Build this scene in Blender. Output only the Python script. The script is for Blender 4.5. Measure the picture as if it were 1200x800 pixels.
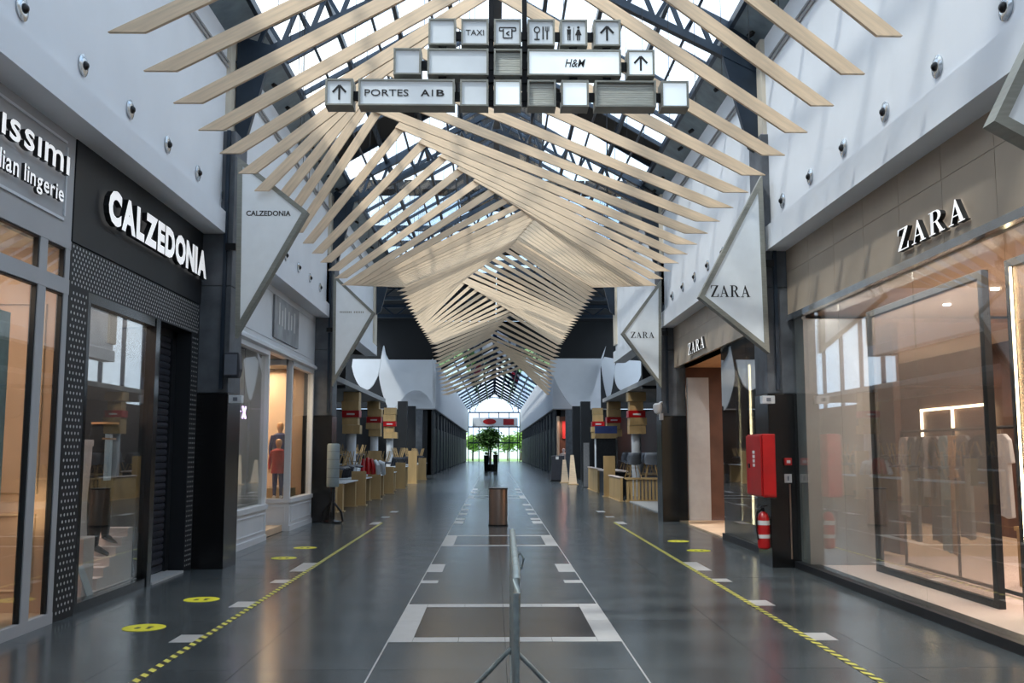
import bpy, math, random
from mathutils import Vector, Matrix
random.seed(7)
S = bpy.context.scene
for o in list(bpy.data.objects): bpy.data.objects.remove(o)

# ------------------------------------------------------------------ camera, sky, sun, exposure
cam = bpy.data.objects.new('camera', bpy.data.cameras.new('camera')); S.collection.objects.link(cam)
cam.data.lens = 34.5; cam.data.sensor_width = 36.0; cam.data.clip_start = .05; cam.data.clip_end = 600
cam.location = (0, 0, 1.6)
cam.rotation_euler = (math.radians(90 + 6.351), 0, math.radians(-1.040))
S.camera = cam

W = bpy.data.worlds.new('sky'); S.world = W; W.use_nodes = True
wn = W.node_tree.nodes; wl = W.node_tree.links; wn.clear()
wo = wn.new('ShaderNodeOutputWorld'); wb = wn.new('ShaderNodeBackground')
wt = wn.new('ShaderNodeTexCoord'); ws = wn.new('ShaderNodeTexNoise'); wr = wn.new('ShaderNodeValToRGB')
ws.inputs['Scale'].default_value = 2.2; ws.inputs['Detail'].default_value = 5
wr.color_ramp.elements[0].position = .38; wr.color_ramp.elements[0].color = (.50, .70, .95, 1)
wr.color_ramp.elements[1].position = .60; wr.color_ramp.elements[1].color = (.93, .97, 1, 1)
wl.new(wt.outputs['Generated'], ws.inputs['Vector']); wl.new(ws.outputs['Fac'], wr.inputs['Fac'])
wl.new(wr.outputs['Color'], wb.inputs['Color']); wl.new(wb.outputs[0], wo.inputs[0])
wb.inputs['Strength'].default_value = 1.7

sun = bpy.data.objects.new('sun', bpy.data.lights.new('sun', 'SUN')); S.collection.objects.link(sun)
sun.data.energy = 1.9; sun.data.angle = math.radians(3.5); sun.data.color = (1, .95, .86)
sun.rotation_euler = Vector((.50, .48, -1)).to_track_quat('-Z', 'Y').to_euler()
S.view_settings.view_transform = 'Standard'; S.view_settings.look = 'None'
S.view_settings.gamma = 1; S.view_settings.use_curve_mapping = False
S.view_settings.exposure = 0.72

# ------------------------------------------------------------------ helpers
def lin(c):
    return tuple(((v/255)/12.92 if v/255 <= .04045 else ((v/255+.055)/1.055)**2.4) for v in c)
M = {}
def mat(name, rgb, rough=.5, metal=0, var=.08, scale=6, bump=0, stretch=(1, 1, 1), emit=0, spec=None, coord='Object', rvar=0):
    m = bpy.data.materials.new(name); m.use_nodes = True; n = m.node_tree.nodes; l = m.node_tree.links
    b = n['Principled BSDF']; c = lin(rgb)
    b.inputs['Roughness'].default_value = rough; b.inputs['Metallic'].default_value = metal
    if spec is not None: b.inputs['Specular IOR Level'].default_value = spec
    t = n.new('ShaderNodeTexCoord'); mp = n.new('ShaderNodeMapping'); mp.inputs['Scale'].default_value = stretch
    z = n.new('ShaderNodeTexNoise'); z.inputs['Scale'].default_value = scale; z.inputs['Detail'].default_value = 4
    r = n.new('ShaderNodeValToRGB'); r.color_ramp.elements[0].position = .3; r.color_ramp.elements[1].position = .7
    r.color_ramp.elements[0].color = tuple(max(0, v*(1-var)) for v in c)+(1,)
    r.color_ramp.elements[1].color = tuple(min(1, v*(1+var)) for v in c)+(1,)
    l.new(t.outputs[coord], mp.inputs[0]); l.new(mp.outputs[0], z.inputs['Vector']); l.new(z.outputs['Fac'], r.inputs[0])
    l.new(r.outputs[0], b.inputs['Base Color'])
    if emit:
        l.new(r.outputs[0], b.inputs['Emission Color']); b.inputs['Emission Strength'].default_value = emit
    if bump:
        u = n.new('ShaderNodeBump'); u.inputs['Strength'].default_value = bump; u.inputs['Distance'].default_value = .01
        l.new(z.outputs['Fac'], u.inputs['Height']); l.new(u.outputs[0], b.inputs['Normal'])
    if rvar:
        q = n.new('ShaderNodeMapRange'); q.inputs['To Min'].default_value = max(.02, rough-rvar); q.inputs['To Max'].default_value = rough+rvar
        l.new(z.outputs['Fac'], q.inputs[0]); l.new(q.outputs[0], b.inputs['Roughness'])
    M[name] = m; return m
def glass(name, tint=(.93, .97, .97), lo=.04, gain=1.0):
    m = bpy.data.materials.new(name); m.use_nodes = True; n = m.node_tree.nodes; l = m.node_tree.links; n.clear()
    o = n.new('ShaderNodeOutputMaterial'); x = n.new('ShaderNodeMixShader')
    t = n.new('ShaderNodeBsdfTransparent'); g = n.new('ShaderNodeBsdfGlossy'); f = n.new('ShaderNodeFresnel')
    z = n.new('ShaderNodeTexNoise'); z.inputs['Scale'].default_value = 1.5
    rr = n.new('ShaderNodeMapRange'); rr.inputs['To Min'].default_value = .0; rr.inputs['To Max'].default_value = .03
    l.new(z.outputs['Fac'], rr.inputs[0]); l.new(rr.outputs[0], g.inputs['Roughness'])
    t.inputs[0].default_value = tint+(1,); f.inputs['IOR'].default_value = 1.45
    ml = n.new('ShaderNodeMath'); ml.operation = 'MULTIPLY_ADD'; ml.inputs[1].default_value = gain; ml.inputs[2].default_value = lo; ml.use_clamp = True
    ge = n.new('ShaderNodeNewGeometry'); io = n.new('ShaderNodeMapRange'); io.inputs['To Min'].default_value = 1.45; io.inputs['To Max'].default_value = 1/1.45
    l.new(ge.outputs['Backfacing'], io.inputs[0]); l.new(io.outputs[0], f.inputs['IOR'])
    l.new(f.outputs[0], ml.inputs[0]); l.new(ml.outputs[0], x.inputs[0]); l.new(t.outputs[0], x.inputs[1]); l.new(g.outputs[0], x.inputs[2]); l.new(x.outputs[0], o.inputs[0])
    M[name] = m; return m
def lamp(name, rgb, s):
    m = mat(name, rgb, .5, var=.02, emit=s); return m

mat('white_wall', (222, 225, 230), .7, var=.03, scale=1.2, bump=.05)
mat('white_paint', (206, 209, 213), .45, var=.03, scale=2)
mat('grey_paint', (168, 168, 170), .5, var=.03, scale=2)
mat('cream', (205, 196, 180), .7, var=.05, scale=2)
mat('blue_steel', (42, 54, 68), .4, .3, var=.15, scale=3)
mat('roof_band', (128, 144, 154), .45, .3, var=.2, scale=4)
mat('black_deck', (10, 12, 15), .7, var=.3, scale=1)
mat('dark_wall', (22, 24, 28), .6, var=.25, scale=1)
mat('concrete', (88, 92, 98), .6, var=.22, scale=5, bump=.2)
mat('black_stone', (20, 20, 21), .22, var=.3, scale=8)
mat('floor_tile', (70, 76, 79), .19, var=.14, scale=1.1, rvar=.06, coord='Object', spec=.55)
mat('floor_dark', (46, 43, 42), .2, var=.14, scale=2.1, rvar=.05)
mat('grout', (30, 32, 34), .6, var=.1)
mat('inlay', (176, 176, 176), .3, var=.07, scale=6)
mat('wood', (228, 202, 171), .5, var=.13, scale=2.2, stretch=(1, 14, 14), bump=.06)
mat('cafe_wood', (176, 146, 100), .55, var=.14, scale=5, stretch=(1, 1, .15))
mat('black_paint', (19, 22, 27), .5, var=.12, scale=4)
mat('black_gloss', (16, 17, 19), .2, var=.2, scale=4)
mat('dot_white', (200, 200, 200), .5, var=.03)
mat('letter_white', (240, 240, 240), .4, var=.02, emit=.35)
mat('letter_black', (24, 24, 26), .5, var=.1)
mat('letter_side_shade', (30, 30, 32), .5, var=.1)  # shadow on the sides of raised letters, put into the colour
mat('sign_frame', (142, 142, 134), .45, .2, var=.12, scale=6, stretch=(1, 1, 8))
mat('sign_face', (206, 213, 218), .35, var=.03, emit=.12)
mat('sign_grey', (190, 190, 180), .5, 0, var=.12, scale=12, stretch=(1, 1, 10))
mat('sign_lit', (225, 236, 242), .35, var=.02, emit=.35)
mat('tan_stone', (160, 145, 128), .5, var=.08, scale=1.5, bump=.05)
mat('seam', (86, 80, 72), .7, var=.1)
mat('chrome', (190, 195, 200), .18, .9, var=.1)
mat('galv', (142, 154, 156), .42, .35, var=.22, scale=22)
mat('bronze', (170, 150, 138), .3, .9, var=.12, scale=2, stretch=(1, 1, .2))
mat('dark_metal', (36, 36, 38), .35, .6, var=.2)
mat('red_paint', (164, 18, 22), .32, var=.1)
mat('red_cloth', (150, 30, 34), .8, var=.2)
mat('yellow', (204, 200, 44), .5, var=.08)
mat('beige', (205, 180, 152), .6, var=.08, scale=3)
mat('peach', (200, 170, 146), .6, var=.1, scale=2)
mat('pink_white', (214, 196, 188), .5, var=.04)
mat('black_cloth', (18, 18, 20), .8, var=.3, scale=20)
mat('navy', (32, 44, 92), .8, var=.2, scale=20)
mat('skin_tan', (196, 146, 104), .5, var=.06)
mat('grey_shell', (104, 110, 120), .45, var=.1)
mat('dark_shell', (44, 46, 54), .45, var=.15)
mat('pale_cloth', (196, 198, 200), .85, var=.1, scale=15)
mat('grey_cloth', (110, 112, 116), .85, var=.15, scale=15)
mat('blue_cloth', (150, 178, 186), .85, var=.1, scale=15)
mat('tan_cloth', (188, 150, 112), .85, var=.1, scale=15)
mat('leaf', (66, 104, 42), .6, var=.35, scale=3)
mat('leaf_light', (120, 156, 70), .6, var=.3, scale=3)
mat('bark', (70, 56, 44), .8, var=.3, scale=8)
mat('screen_print', (120, 122, 126), .4, var=.5, scale=2.2, coord='Object')
mat('chalkboard', (28, 30, 34), .7, var=.5, scale=14)
mat('blue_sign', (60, 76, 130), .5, var=.1)
mat('display_grey', (78, 84, 86), .5, var=.1)
mat('pale_ceiling', (150, 150, 150), .8, var=.05)
mat('blue_grey', (132, 146, 150), .45, var=.1)
mat('brown', (84, 56, 44), .6, var=.3, scale=2)
lamp('lamp_warm', (255, 226, 180), 9); lamp('lamp_neon', (226, 190, 255), 4); lamp('lamp_white', (255, 250, 240), 12)
glass('roof_glass', (.95, .98, 1), .02, .6)
glass('blue_glass', (.10, .16, .25), .05)
glass('shop_glass', (.90, .93, .92), .05, 1.1)
glass('dark_glass', (.45, .48, .48), .07, 1.2)
# thin woven scrim: part of it lets the room show through
def scrim():
    m = mat('scrim', (196, 176, 164), .9, var=.05, scale=40); n = m.node_tree.nodes; l = m.node_tree.links
    b = n['Principled BSDF']; o = n['Material Output']; t = n.new('ShaderNodeBsdfTransparent'); x = n.new('ShaderNodeMixShader'); x.inputs[0].default_value = .32
    l.new(t.outputs[0], x.inputs[1]); l.new(b.outputs[0], x.inputs[2]); l.new(x.outputs[0], o.inputs[0])
scrim()
def hazard():
    m = mat('hazard', (204, 196, 70), .5); n = m.node_tree.nodes; l = m.node_tree.links; b = n['Principled BSDF']
    t = n.new('ShaderNodeTexCoord'); s = n.new('ShaderNodeSeparateXYZ'); a = n.new('ShaderNodeMath'); a.operation = 'ADD'
    q = n.new('ShaderNodeMath'); q.operation = 'MULTIPLY'; q.inputs[1].default_value = 6.2
    f = n.new('ShaderNodeMath'); f.operation = 'FRACT'; g = n.new('ShaderNodeMath'); g.operation = 'GREATER_THAN'; g.inputs[1].default_value = .5
    mx = n.new('ShaderNodeMix'); mx.data_type = 'RGBA'; mx.inputs[6].default_value = lin((30, 30, 26))+(1,); mx.inputs[7].default_value = lin((206, 200, 88))+(1,)
    l.new(t.outputs['Object'], s.inputs[0]); l.new(s.outputs[0], a.inputs[0]); l.new(s.outputs[1], a.inputs[1]); l.new(a.outputs[0], q.inputs[0])
    l.new(q.outputs[0], f.inputs[0]); l.new(f.outputs[0], g.inputs[0]); l.new(g.outputs[0], mx.inputs[0]); l.new(mx.outputs[2], b.inputs['Base Color'])
hazard()
def far_floor():   # beyond the tiles built one by one, the joints are too fine to model
    m = mat('floor_far', (70, 76, 79), .19, var=.14, scale=1.1, rvar=.05, spec=.55); n = m.node_tree.nodes; l = m.node_tree.links; b = n['Principled BSDF']
    t = n.new('ShaderNodeTexCoord'); k = n.new('ShaderNodeTexBrick'); k.offset = 0; k.inputs['Scale'].default_value = 1
    k.inputs['Brick Width'].default_value = .985; k.inputs['Row Height'].default_value = 1.043; k.inputs['Mortar Size'].default_value = .004
    k.inputs['Color1'].default_value = lin((70, 76, 79))+(1,); k.inputs['Color2'].default_value = lin((66, 71, 74))+(1,); k.inputs['Mortar'].default_value = lin((36, 38, 40))+(1,)
    l.new(t.outputs['Object'], k.inputs['Vector']); l.new(k.outputs['Color'], b.inputs['Base Color'])
far_floor()

LINK = S.collection.objects.link
def origin(p):
    v = Vector((0, 0, 0))
    while p is not None: v += Vector(p.location); p = p.parent
    return v
class MB:
    def __init__(s): s.v = []; s.f = []
    def add(s, vs, fs):
        k = len(s.v); s.v += [tuple(p) for p in vs]; s.f += [tuple(i+k for i in f) for f in fs]; return s
    def box(s, x0, x1, y0, y1, z0, z1):
        e = (len(s.v)//8 % 9)*.0005; x0 -= e; x1 += e; y0 -= e; y1 += e; z0 -= e; z1 += e   # no two faces of overlapping bars coincide
        return s.add([(x0,y0,z0),(x1,y0,z0),(x1,y1,z0),(x0,y1,z0),(x0,y0,z1),(x1,y0,z1),(x1,y1,z1),(x0,y1,z1)],
                     [(0,3,2,1),(4,5,6,7),(0,1,5,4),(1,2,6,5),(2,3,7,6),(3,0,4,7)])
    def prism(s, pts, d):          # pts: 3-D polygon, d: extrusion vector
        n = len(pts); d = Vector(d); a = [Vector(p) for p in pts]
        s.add(a+[p+d for p in a], [tuple(range(n))[::-1], tuple(range(n, 2*n))]+[(i, (i+1) % n, n+(i+1) % n, n+i) for i in range(n)]); return s
    def tube(s, pts, r, n=10):
        pts = [Vector(p) for p in pts]; rr = r if isinstance(r, (list, tuple)) else [r]*len(pts); vs = []; fs = []
        for i, p in enumerate(pts):
            t = (pts[min(i+1, len(pts)-1)]-pts[max(i-1, 0)]).normalized()
            a = t.cross(Vector((0, 0, 1)) if abs(t.z) < .9 else Vector((1, 0, 0))).normalized(); b = t.cross(a)
            for j in range(n):
                q = 2*math.pi*j/n; vs.append(p+(a*math.cos(q)+b*math.sin(q))*rr[i])
        for i in range(len(pts)-1):
            for j in range(n): fs.append((i*n+j, i*n+(j+1) % n, (i+1)*n+(j+1) % n, (i+1)*n+j))
        fs += [tuple(range(n))[::-1], tuple(range((len(pts)-1)*n, len(pts)*n))]
        return s.add(vs, fs)
    def bar(s, p, q, w, h):        # rectangular bar between two points, w across, h deep
        p = Vector(p); q = Vector(q); t = (q-p).normalized()
        a = t.cross(Vector((0, 0, 1)) if abs(t.z) < .95 else Vector((0, 1, 0))).normalized(); b = t.cross(a)
        c = [a*w/2*i+b*h/2*j for i, j in ((-1,-1),(1,-1),(1,1),(-1,1))]
        return s.add([p+k for k in c]+[q+k for k in c], [(3,2,1,0),(4,5,6,7),(0,1,5,4),(1,2,6,5),(2,3,7,6),(3,0,4,7)])
    def lathe(s, prof, c=(0, 0, 0), n=24):
        vs = []; fs = []
        for r, z in prof:
            for j in range(n): q = 2*math.pi*j/n; vs.append((c[0]+r*math.cos(q), c[1]+r*math.sin(q), c[2]+z))
        for i in range(len(prof)-1):
            for j in range(n): fs.append((i*n+j, i*n+(j+1) % n, (i+1)*n+(j+1) % n, (i+1)*n+j))
        fs += [tuple(range(n))[::-1], tuple(range((len(prof)-1)*n, len(prof)*n))]
        return s.add(vs, fs)
    def mesh(s, name, m, off=Vector((0, 0, 0)), smooth=False):
        me = bpy.data.meshes.new(name); me.from_pydata([tuple(Vector(p)-off) for p in s.v], [], s.f); me.update()
        import bmesh
        b = bmesh.new(); b.from_mesh(me); bmesh.ops.recalc_face_normals(b, faces=b.faces); b.to_mesh(me); b.free()
        me.materials.append(M[m] if isinstance(m, str) else m)
        if smooth:
            for p in me.polygons: p.use_smooth = len(p.vertices) == 4
            me.set_sharp_from_angle(angle=math.radians(40))
        return me
    def build(s, name, m, parent=None, smooth=False, loc=None, bevel=0, **tags):
        off = origin(parent)
        if loc is not None and parent is None: off = Vector(loc)
        o = bpy.data.objects.new(name, s.mesh(name, m, off, smooth)); LINK(o); o.parent = parent
        if loc is not None and parent is None: o.location = loc
        if bevel:
            bv = o.modifiers.new('bevel', 'BEVEL'); bv.width = bevel; bv.segments = 2; bv.limit_method = 'ANGLE'
        for k, v in tags.items(): o[k] = v
        return o
def box(name, m, x0, x1, y0, y1, z0, z1, parent=None, bevel=0, **t): return MB().box(x0, x1, y0, y1, z0, z1).build(name, m, parent, bevel=bevel, **t)
def struct(o): o['kind'] = 'structure'; return o
def group_struct(name, loc=(0, 0, 0)):
    o = bpy.data.objects.new(name, None); LINK(o); o.location = loc; o['kind'] = 'structure'; return o
def thing(name, label, cat, loc=(0, 0, 0), group=None, rz=0):
    o = bpy.data.objects.new(name, None); LINK(o); o.location = loc; o.rotation_euler.z = rz; o['label'] = label; o['category'] = cat
    if group: o['group'] = group
    o.empty_display_size = .1
    return o
def tag(o, label, cat, group=None):
    o['label'] = label; o['category'] = cat
    if group: o['group'] = group
    return o
def piece(me, name, parent, loc=(0, 0, 0), rot=(0, 0, 0), sc=(1, 1, 1)):
    o = bpy.data.objects.new(name, me); LINK(o); o.parent = parent; o.location = loc; o.rotation_euler = rot; o.scale = sc; return o
def dup(root, loc, label=None, rz=None, rot=None, group=None):
    kids = list(root.children); r = root.copy(); LINK(r); r.location = loc
    if rz is not None: r.rotation_euler = (0, 0, rz)
    if rot is not None: r.rotation_euler = rot
    if label: r['label'] = label
    if group: r['group'] = group
    for ch in kids:
        c = ch.copy(); LINK(c); c.parent = r
        for g in ch.children:
            d = g.copy(); LINK(d); d.parent = c
    return r
ORD = 'first second third fourth fifth sixth seventh eighth ninth tenth eleventh twelfth thirteenth fourteenth'.split()

# ------------------------------------------------------------------ lettering
def shade_sides(o, n):  # paints the side faces dark as if in shadow
    o.data.materials.append(M['letter_side_shade']); n = Vector(n)
    for p in o.data.polygons:
        if abs(p.normal.dot(n)) < .5: p.material_index = 1
def glyph_mesh(txt, bold=0.0, res=3):
    c = bpy.data.curves.new('t', 'FONT'); c.body = txt; c.size = 1; c.offset = bold; c.resolution_u = res; c.extrude = .5
    o = bpy.data.objects.new('t', c); LINK(o); bpy.context.view_layer.update()
    me = bpy.data.meshes.new_from_object(o); vs = [tuple(v.co) for v in me.vertices]; fs = [tuple(p.vertices) for p in me.polygons]
    bpy.data.objects.remove(o); bpy.data.curves.remove(c); bpy.data.meshes.remove(me); return vs, fs
def place(vs, fs, O, ux, uz, n, w, h, d, shear=0):   # fit glyph shape to a w x h box standing at O
    x0 = min(v[0] for v in vs); x1 = max(v[0] for v in vs); y0 = min(v[1] for v in vs); y1 = max(v[1] for v in vs)
    O = Vector(O); ux = Vector(ux); uz = Vector(uz); n = Vector(n); out = []
    for v in vs:
        a = (v[0]-x0)/(x1-x0)*w; b = (v[1]-y0)/(y1-y0)*h; a += shear*b
        out.append(O+ux*a+uz*b+n*(v[2]+.5)*d)
    return out, fs
def text(name, txt, O, ux, n, w, h, m, parent, d=.004, bold=0, shear=0):
    vs, fs = place(*glyph_mesh(txt, bold), O, ux, (0, 0, 1), n, w, h, d, shear)
    return MB().add(vs, fs).build(name, m, parent)
def letters(txt, O, ux, n, w, h, m, parent, d=.05, bold=0, gap=.06):   # one part per letter
    gl = [glyph_mesh(c, bold) for c in txt]
    wd = [max(v[0] for v in g[0])-min(v[0] for v in g[0]) for g in gl]
    ref = [g for g, c in zip(gl, txt)]; y0 = min(min(v[1] for v in g[0]) for g in ref); y1 = max(max(v[1] for v in g[0]) for g in ref)
    tot = sum(wd)+gap*(len(txt)-1); k = w/tot; a = 0; ux = Vector(ux); O = Vector(O)
    for g, q in zip(gl, wd):
        b0 = min(v[1] for v in g[0]); b1 = max(v[1] for v in g[0]); sc = h/(y1-y0)
        vs, fs = place(*g, O+ux*a+Vector((0, 0, (b0-y0)*sc)), ux, (0, 0, 1), n, q*k, (b1-b0)*sc, d)
        shade_sides(MB().add(vs, fs).build('letter', m, parent), n); a += (q+gap)*k
def serif(ch):   # high-contrast serif capitals as polygons in a unit-high box; returns (polys, width)
    if ch == 'Z': return [[(.04,.95),(.76,.95),(.76,1),(.04,1)],[(.04,.72),(.08,.72),(.16,.95),(.04,.95)],[(.55,.95),(.76,.95),(.24,.05),(.03,.05)],[(.03,0),(.78,0),(.78,.05),(.03,.05)],[(.66,.05),(.78,.05),(.78,.3),(.74,.3)]], .8
    if ch == 'A': return [[(.14,.04),(.19,.04),(.47,.90),(.42,1)],[(.42,1),(.46,1),(.86,.04),(.66,.04),(.40,.80)],[(.27,.30),(.62,.30),(.60,.35),(.29,.35)],[(.02,0),(.3,0),(.3,.045),(.02,.045)],[(.56,0),(.94,0),(.94,.045),(.56,.045)]], .96
    P = [[(.12,.04),(.30,.04),(.30,.96),(.12,.96)],[(.02,0),(.40,0),(.40,.045),(.02,.045)],[(.02,.955),(.34,.955),(.34,1),(.02,1)]]
    N = 8; cx, cz = .42, .745; ro, zo, ri, zi = .34, .255, .16, .205
    P.append([(.30,.955),(.42,.955),(.42,1),(.30,1)]); P.append([(.30,.49),(.42,.49),(.42,.535),(.30,.535)])
    for i in range(N):
        a = -math.pi/2+math.pi*i/N; b = -math.pi/2+math.pi*(i+1)/N
        P.append([(cx+ri*math.cos(a), cz+zi*math.sin(a)),(cx+ro*math.cos(a), cz+zo*math.sin(a)),(cx+ro*math.cos(b), cz+zo*math.sin(b)),(cx+ri*math.cos(b), cz+zi*math.sin(b))])
    P += [[(.40,.52),(.54,.52),(.86,.045),(.66,.045)],[(.64,0),(.96,0),(.96,.045),(.64,.045)]]
    return P, .98
def serif_word(txt, O, ux, n, w, h, m, parent, d=.05, each=True, name='letter', gap=.18, shear=0):
    gs = [serif(c) for c in txt]; k = w/(sum(g[1] for g in gs)+gap*(len(gs)-1)); a = 0; O = Vector(O); ux = Vector(ux); n = Vector(n); one = MB()
    for P, q in gs:
        mb = MB() if each else one
        for p in P: mb.prism([O+ux*(a+(u+shear*v)*k)+Vector((0, 0, v*h)) for u, v in p], n*d)
        if each: shade_sides(mb.build(name, m, parent), n)
        a += (q+gap)*k
    if not each: one.build(name, m, parent)

# ------------------------------------------------------------------ floor
XL, XR = -4.12, 4.17
fl = group_struct('floor')
box('subfloor', 'grout', -4.6, 4.6, 3.3, 25.17, -.08, -.006, fl)
box('floor_surface', 'floor_far', -12, 12, 25.19, 66.5, -.08, 0, fl)
box('floor_surface', 'floor_far', -4.9, 4.9, 66.5, 150, -.08, 0, fl)
box('floor_surface', 'floor_far', -4.6, 4.6, -12, 3.28, -.08, 0, fl)
cols = [-4.2, -3.84, -2.86, -1.875, -.89, .095, 1.08, 2.065, 3.05, 4.035, 4.2]
tm = {}
for r in range(-5, 16):
    y0 = 8.5+1.043*r
    for i in range(len(cols)-1):
        w = cols[i+1]-cols[i]; inner = i in (4, 5) and r in (0, 1, 8, 9)
        key = (round(w, 3), inner)
        if key not in tm:
            tm[key] = MB().box(-w/2+.002, w/2-.002, -.5195, .5195, -.02, 0).mesh('tile', 'floor_dark' if inner else 'floor_tile')
        piece(tm[key], 'floor_tile', fl, ((cols[i]+cols[i+1])/2, y0+.5215, random.uniform(-.0006, .0006)))
def inlay(x0, x1, y0, y1): box('inlay', 'inlay', x0, x1, y0, y1, -.004, .0022, fl)
for y0, y1 in ((8.5, 10.55), (16.85, 19.0), (33.5, 35.6)):
    inlay(-.89, -.69, y0, (y0+y1)/2-.003); inlay(-.89, -.69, (y0+y1)/2+.003, y1); inlay(.885, 1.085, y0, (y0+y1)/2-.003); inlay(.885, 1.085, (y0+y1)/2+.003, y1)
    for a, b in ((-.686, -.302), (-.298, .095), (.099, .495), (.499, .881)):
        inlay(a, b, y0, y0+.2); inlay(a, b, y1-.2, y1)
for a, b in ((13.3, 14.2), (12.2, 12.45), (22.0, 22.8), (23.2, 23.75), (25.0, 25.7), (26.8, 27.5), (29.2, 30), (38, 39), (41, 42)):
    inlay(-.9, -.685, a, b); inlay(.865, 1.08, a, b)
for a, b in ((8.52, 8.86), (10.39, 10.76), (12.26, 12.55), (13.4, 14.4), (21.8, 22.55), (24, 24.4), (26, 26.6)):
    inlay(-2.73, -2.535, a, b); inlay(2.73, 2.93, a, b)
box('inlay_line', 'inlay', -.9, -.888, 4, 75, -.004, .002, fl); box('inlay_line', 'inlay', 1.08, 1.092, 4, 75, -.004, .002, fl)
for x, side in ((-2.50, 'left'), (2.70, 'right')):
    o = box('floor_tape', 'hazard', x-.03, x+.03, 4.2, 22.3, .0023, .0035)
    tag(o, 'yellow and black striped tape along the floor by the %s' % ('black and the white shopfronts' if side == 'left' else 'tan stone shopfronts'), 'tape')
def disc(x, y, label):
    t = thing('floor_sticker', label, 'sticker', (x, y, .0005), 'yellow floor stickers')
    MB().lathe([(.19, 0), (.19, .0025)], (x, y, .0005), 28).build('disc', 'yellow', t)
    mb = MB()
    for dx in (-.05, .05): mb.lathe([(.028, 0), (.028, .001)], (x+dx, y+.03*(1 if dx > 0 else -1), .003), 10); mb.bar((x+dx, y-.07, .0036), (x+dx, y+.02, .0036), .035, .001)
    mb.build('footprint_print', 'black_paint', t)
disc(-3.18, 9.22, 'yellow round floor sticker nearest the viewer, before the display window of the black shopfront')
disc(-3.16, 10.92, 'yellow round floor sticker in front of the black roller shutter')
disc(-3.15, 15.05, 'yellow round floor sticker before the white shopfront, the nearer one of that pair')
disc(-3.13, 16.62, 'yellow round floor sticker before the white shopfront, the farther one of that pair')
disc(3.30, 16.04, 'yellow round floor sticker near the glass entrance past the red cabinet, the nearer of two')
disc(3.28, 17.69, 'yellow round floor sticker near the glass entrance past the red cabinet, the farther of two')

# ------------------------------------------------------------------ walls above the shops
WL, WR, EZ = -3.88, 3.95, 7.6
def side_walls(y0, y1):
    return y0, y1
wl_ = group_struct('wall_left'); wr_ = group_struct('wall_right')
for a, b in ((-12, 13.75), (14.35, 22.5), (23.1, 31.7)):
    box('wall_panel', 'white_wall', WL-.35, WL, a, b, 4.75, EZ, wl_); box('wall_panel', 'white_wall', WR, WR+.35, a, b, 4.6, EZ, wr_)
    o = MB().prism([(WL-.3, a, 4.65), (WL+.08, a, 4.65), (WL+.08, a, 4.96), (WL, a, 5.0), (WL-.3, a, 5.0)], (0, b-a, 0)).build('fascia_ledge', 'white_wall', wl_)
    o = MB().prism([(WR+.3, a, 4.43), (WR-.08, a, 4.43), (WR-.08, a, 4.78), (WR, a, 4.82), (WR+.3, a, 4.82)], (0, b-a, 0)).build('fascia_ledge', 'white_wall', wr_)
    for z in (7.12, 7.2):
        MB().tube([(WL+.02, a, z), (WL+.02, b, z)], .018, 6).build('conduit', 'grey_paint', wl_)
        MB().tube([(WR-.02, a, z), (WR-.02, b, z)], .018, 6).build('conduit', 'grey_paint', wr_)
for y in (14.05, 22.8, 31.5):
    box('pilaster', 'cream', WL-.35, WL+.06, y-.3, y+.3, 5.0, EZ, wl_); box('pilaster', 'cream', WR-.06, WR+.35, y-.3, y+.3, 5.0, EZ, wr_)
box('wall_panel', 'white_wall', -8.6, WL-.34, -12, 31.7, 7.5, 7.6, wl_); box('wall_panel', 'white_wall', WR+.34, 9.9, -12, 31.7, 7.5, 7.6, wr_)
struct(box('wall_back', 'white_wall', -8.6, 9.9, -12.3, -12, 0, 10.2))
for x0, x1, nm in ((-8.9, -8.6, 'wall_outer_left'), (9.9, 10.2, 'wall_outer_right')): struct(box(nm, 'dark_wall', x0, x1, -12, 24, 0, 7.6))

# pillars: grey concrete above, polished black stone below
for i, y in enumerate((14.05, 22.85)):
    for s, x0, x1 in ((-1, -4.35, -3.70), (1, 3.84, 4.4)):
        p = group_struct('pillar', (0, y, 0))
        zt = 6.15
        box('shaft', 'concrete', x0, x1, y-.35, y+.3, 2.4, 3.9, p, .01); box('shaft', 'concrete', x0, x1, y-.35, y+.3, 3.906, zt, p, .01)
        box('stone_cladding', 'black_stone', x0-.01, x1+.01, y-.37, y+.31, 0, 2.395, p, .006)
        xa = x1-.12 if s < 0 else x0+.12
        box('steel_channel', 'blue_steel', min(xa, xa+.05), max(xa, xa+.05), y-.385, y-.35, 2.45, zt, p)

# round wall spotlights
def spot(x, y, z, s, label, first=[None]):
    if first[0] is None:
        t = thing('wall_spotlight', label, 'spotlight', (0, 0, 0), 'chrome wall spotlights')
        MB().lathe([(.10, 0), (.105, .015), (.075, .028), (.06, .03)], n=20).build('rim', 'chrome', t, True)
        MB().lathe([(.045, .01), (.042, .04), (.02, .06), (.01, .062)], n=16).build('lamp_head', 'dark_metal', t, True)
        first[0] = t; r = t; r.location = (x, y, z)
    else: r = dup(first[0], (x, y, z), label)
    r.rotation_euler = (0, math.radians(90 if s < 0 else -90), 0)
for k in range(5, -1, -1):
    spot(WL, 13.76-1.2*(5-k), 5.2, -1, 'chrome spotlight on left wall, %s one counting from the CALZEDONIA triangle towards the viewer' % ORD[5-k])
    spot(WR, 13.07-1.18*(5-k), 5.0, 1, 'chrome spotlight on right wall, %s one counting from the large ZARA triangle towards the viewer' % ORD[5-k])
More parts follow.
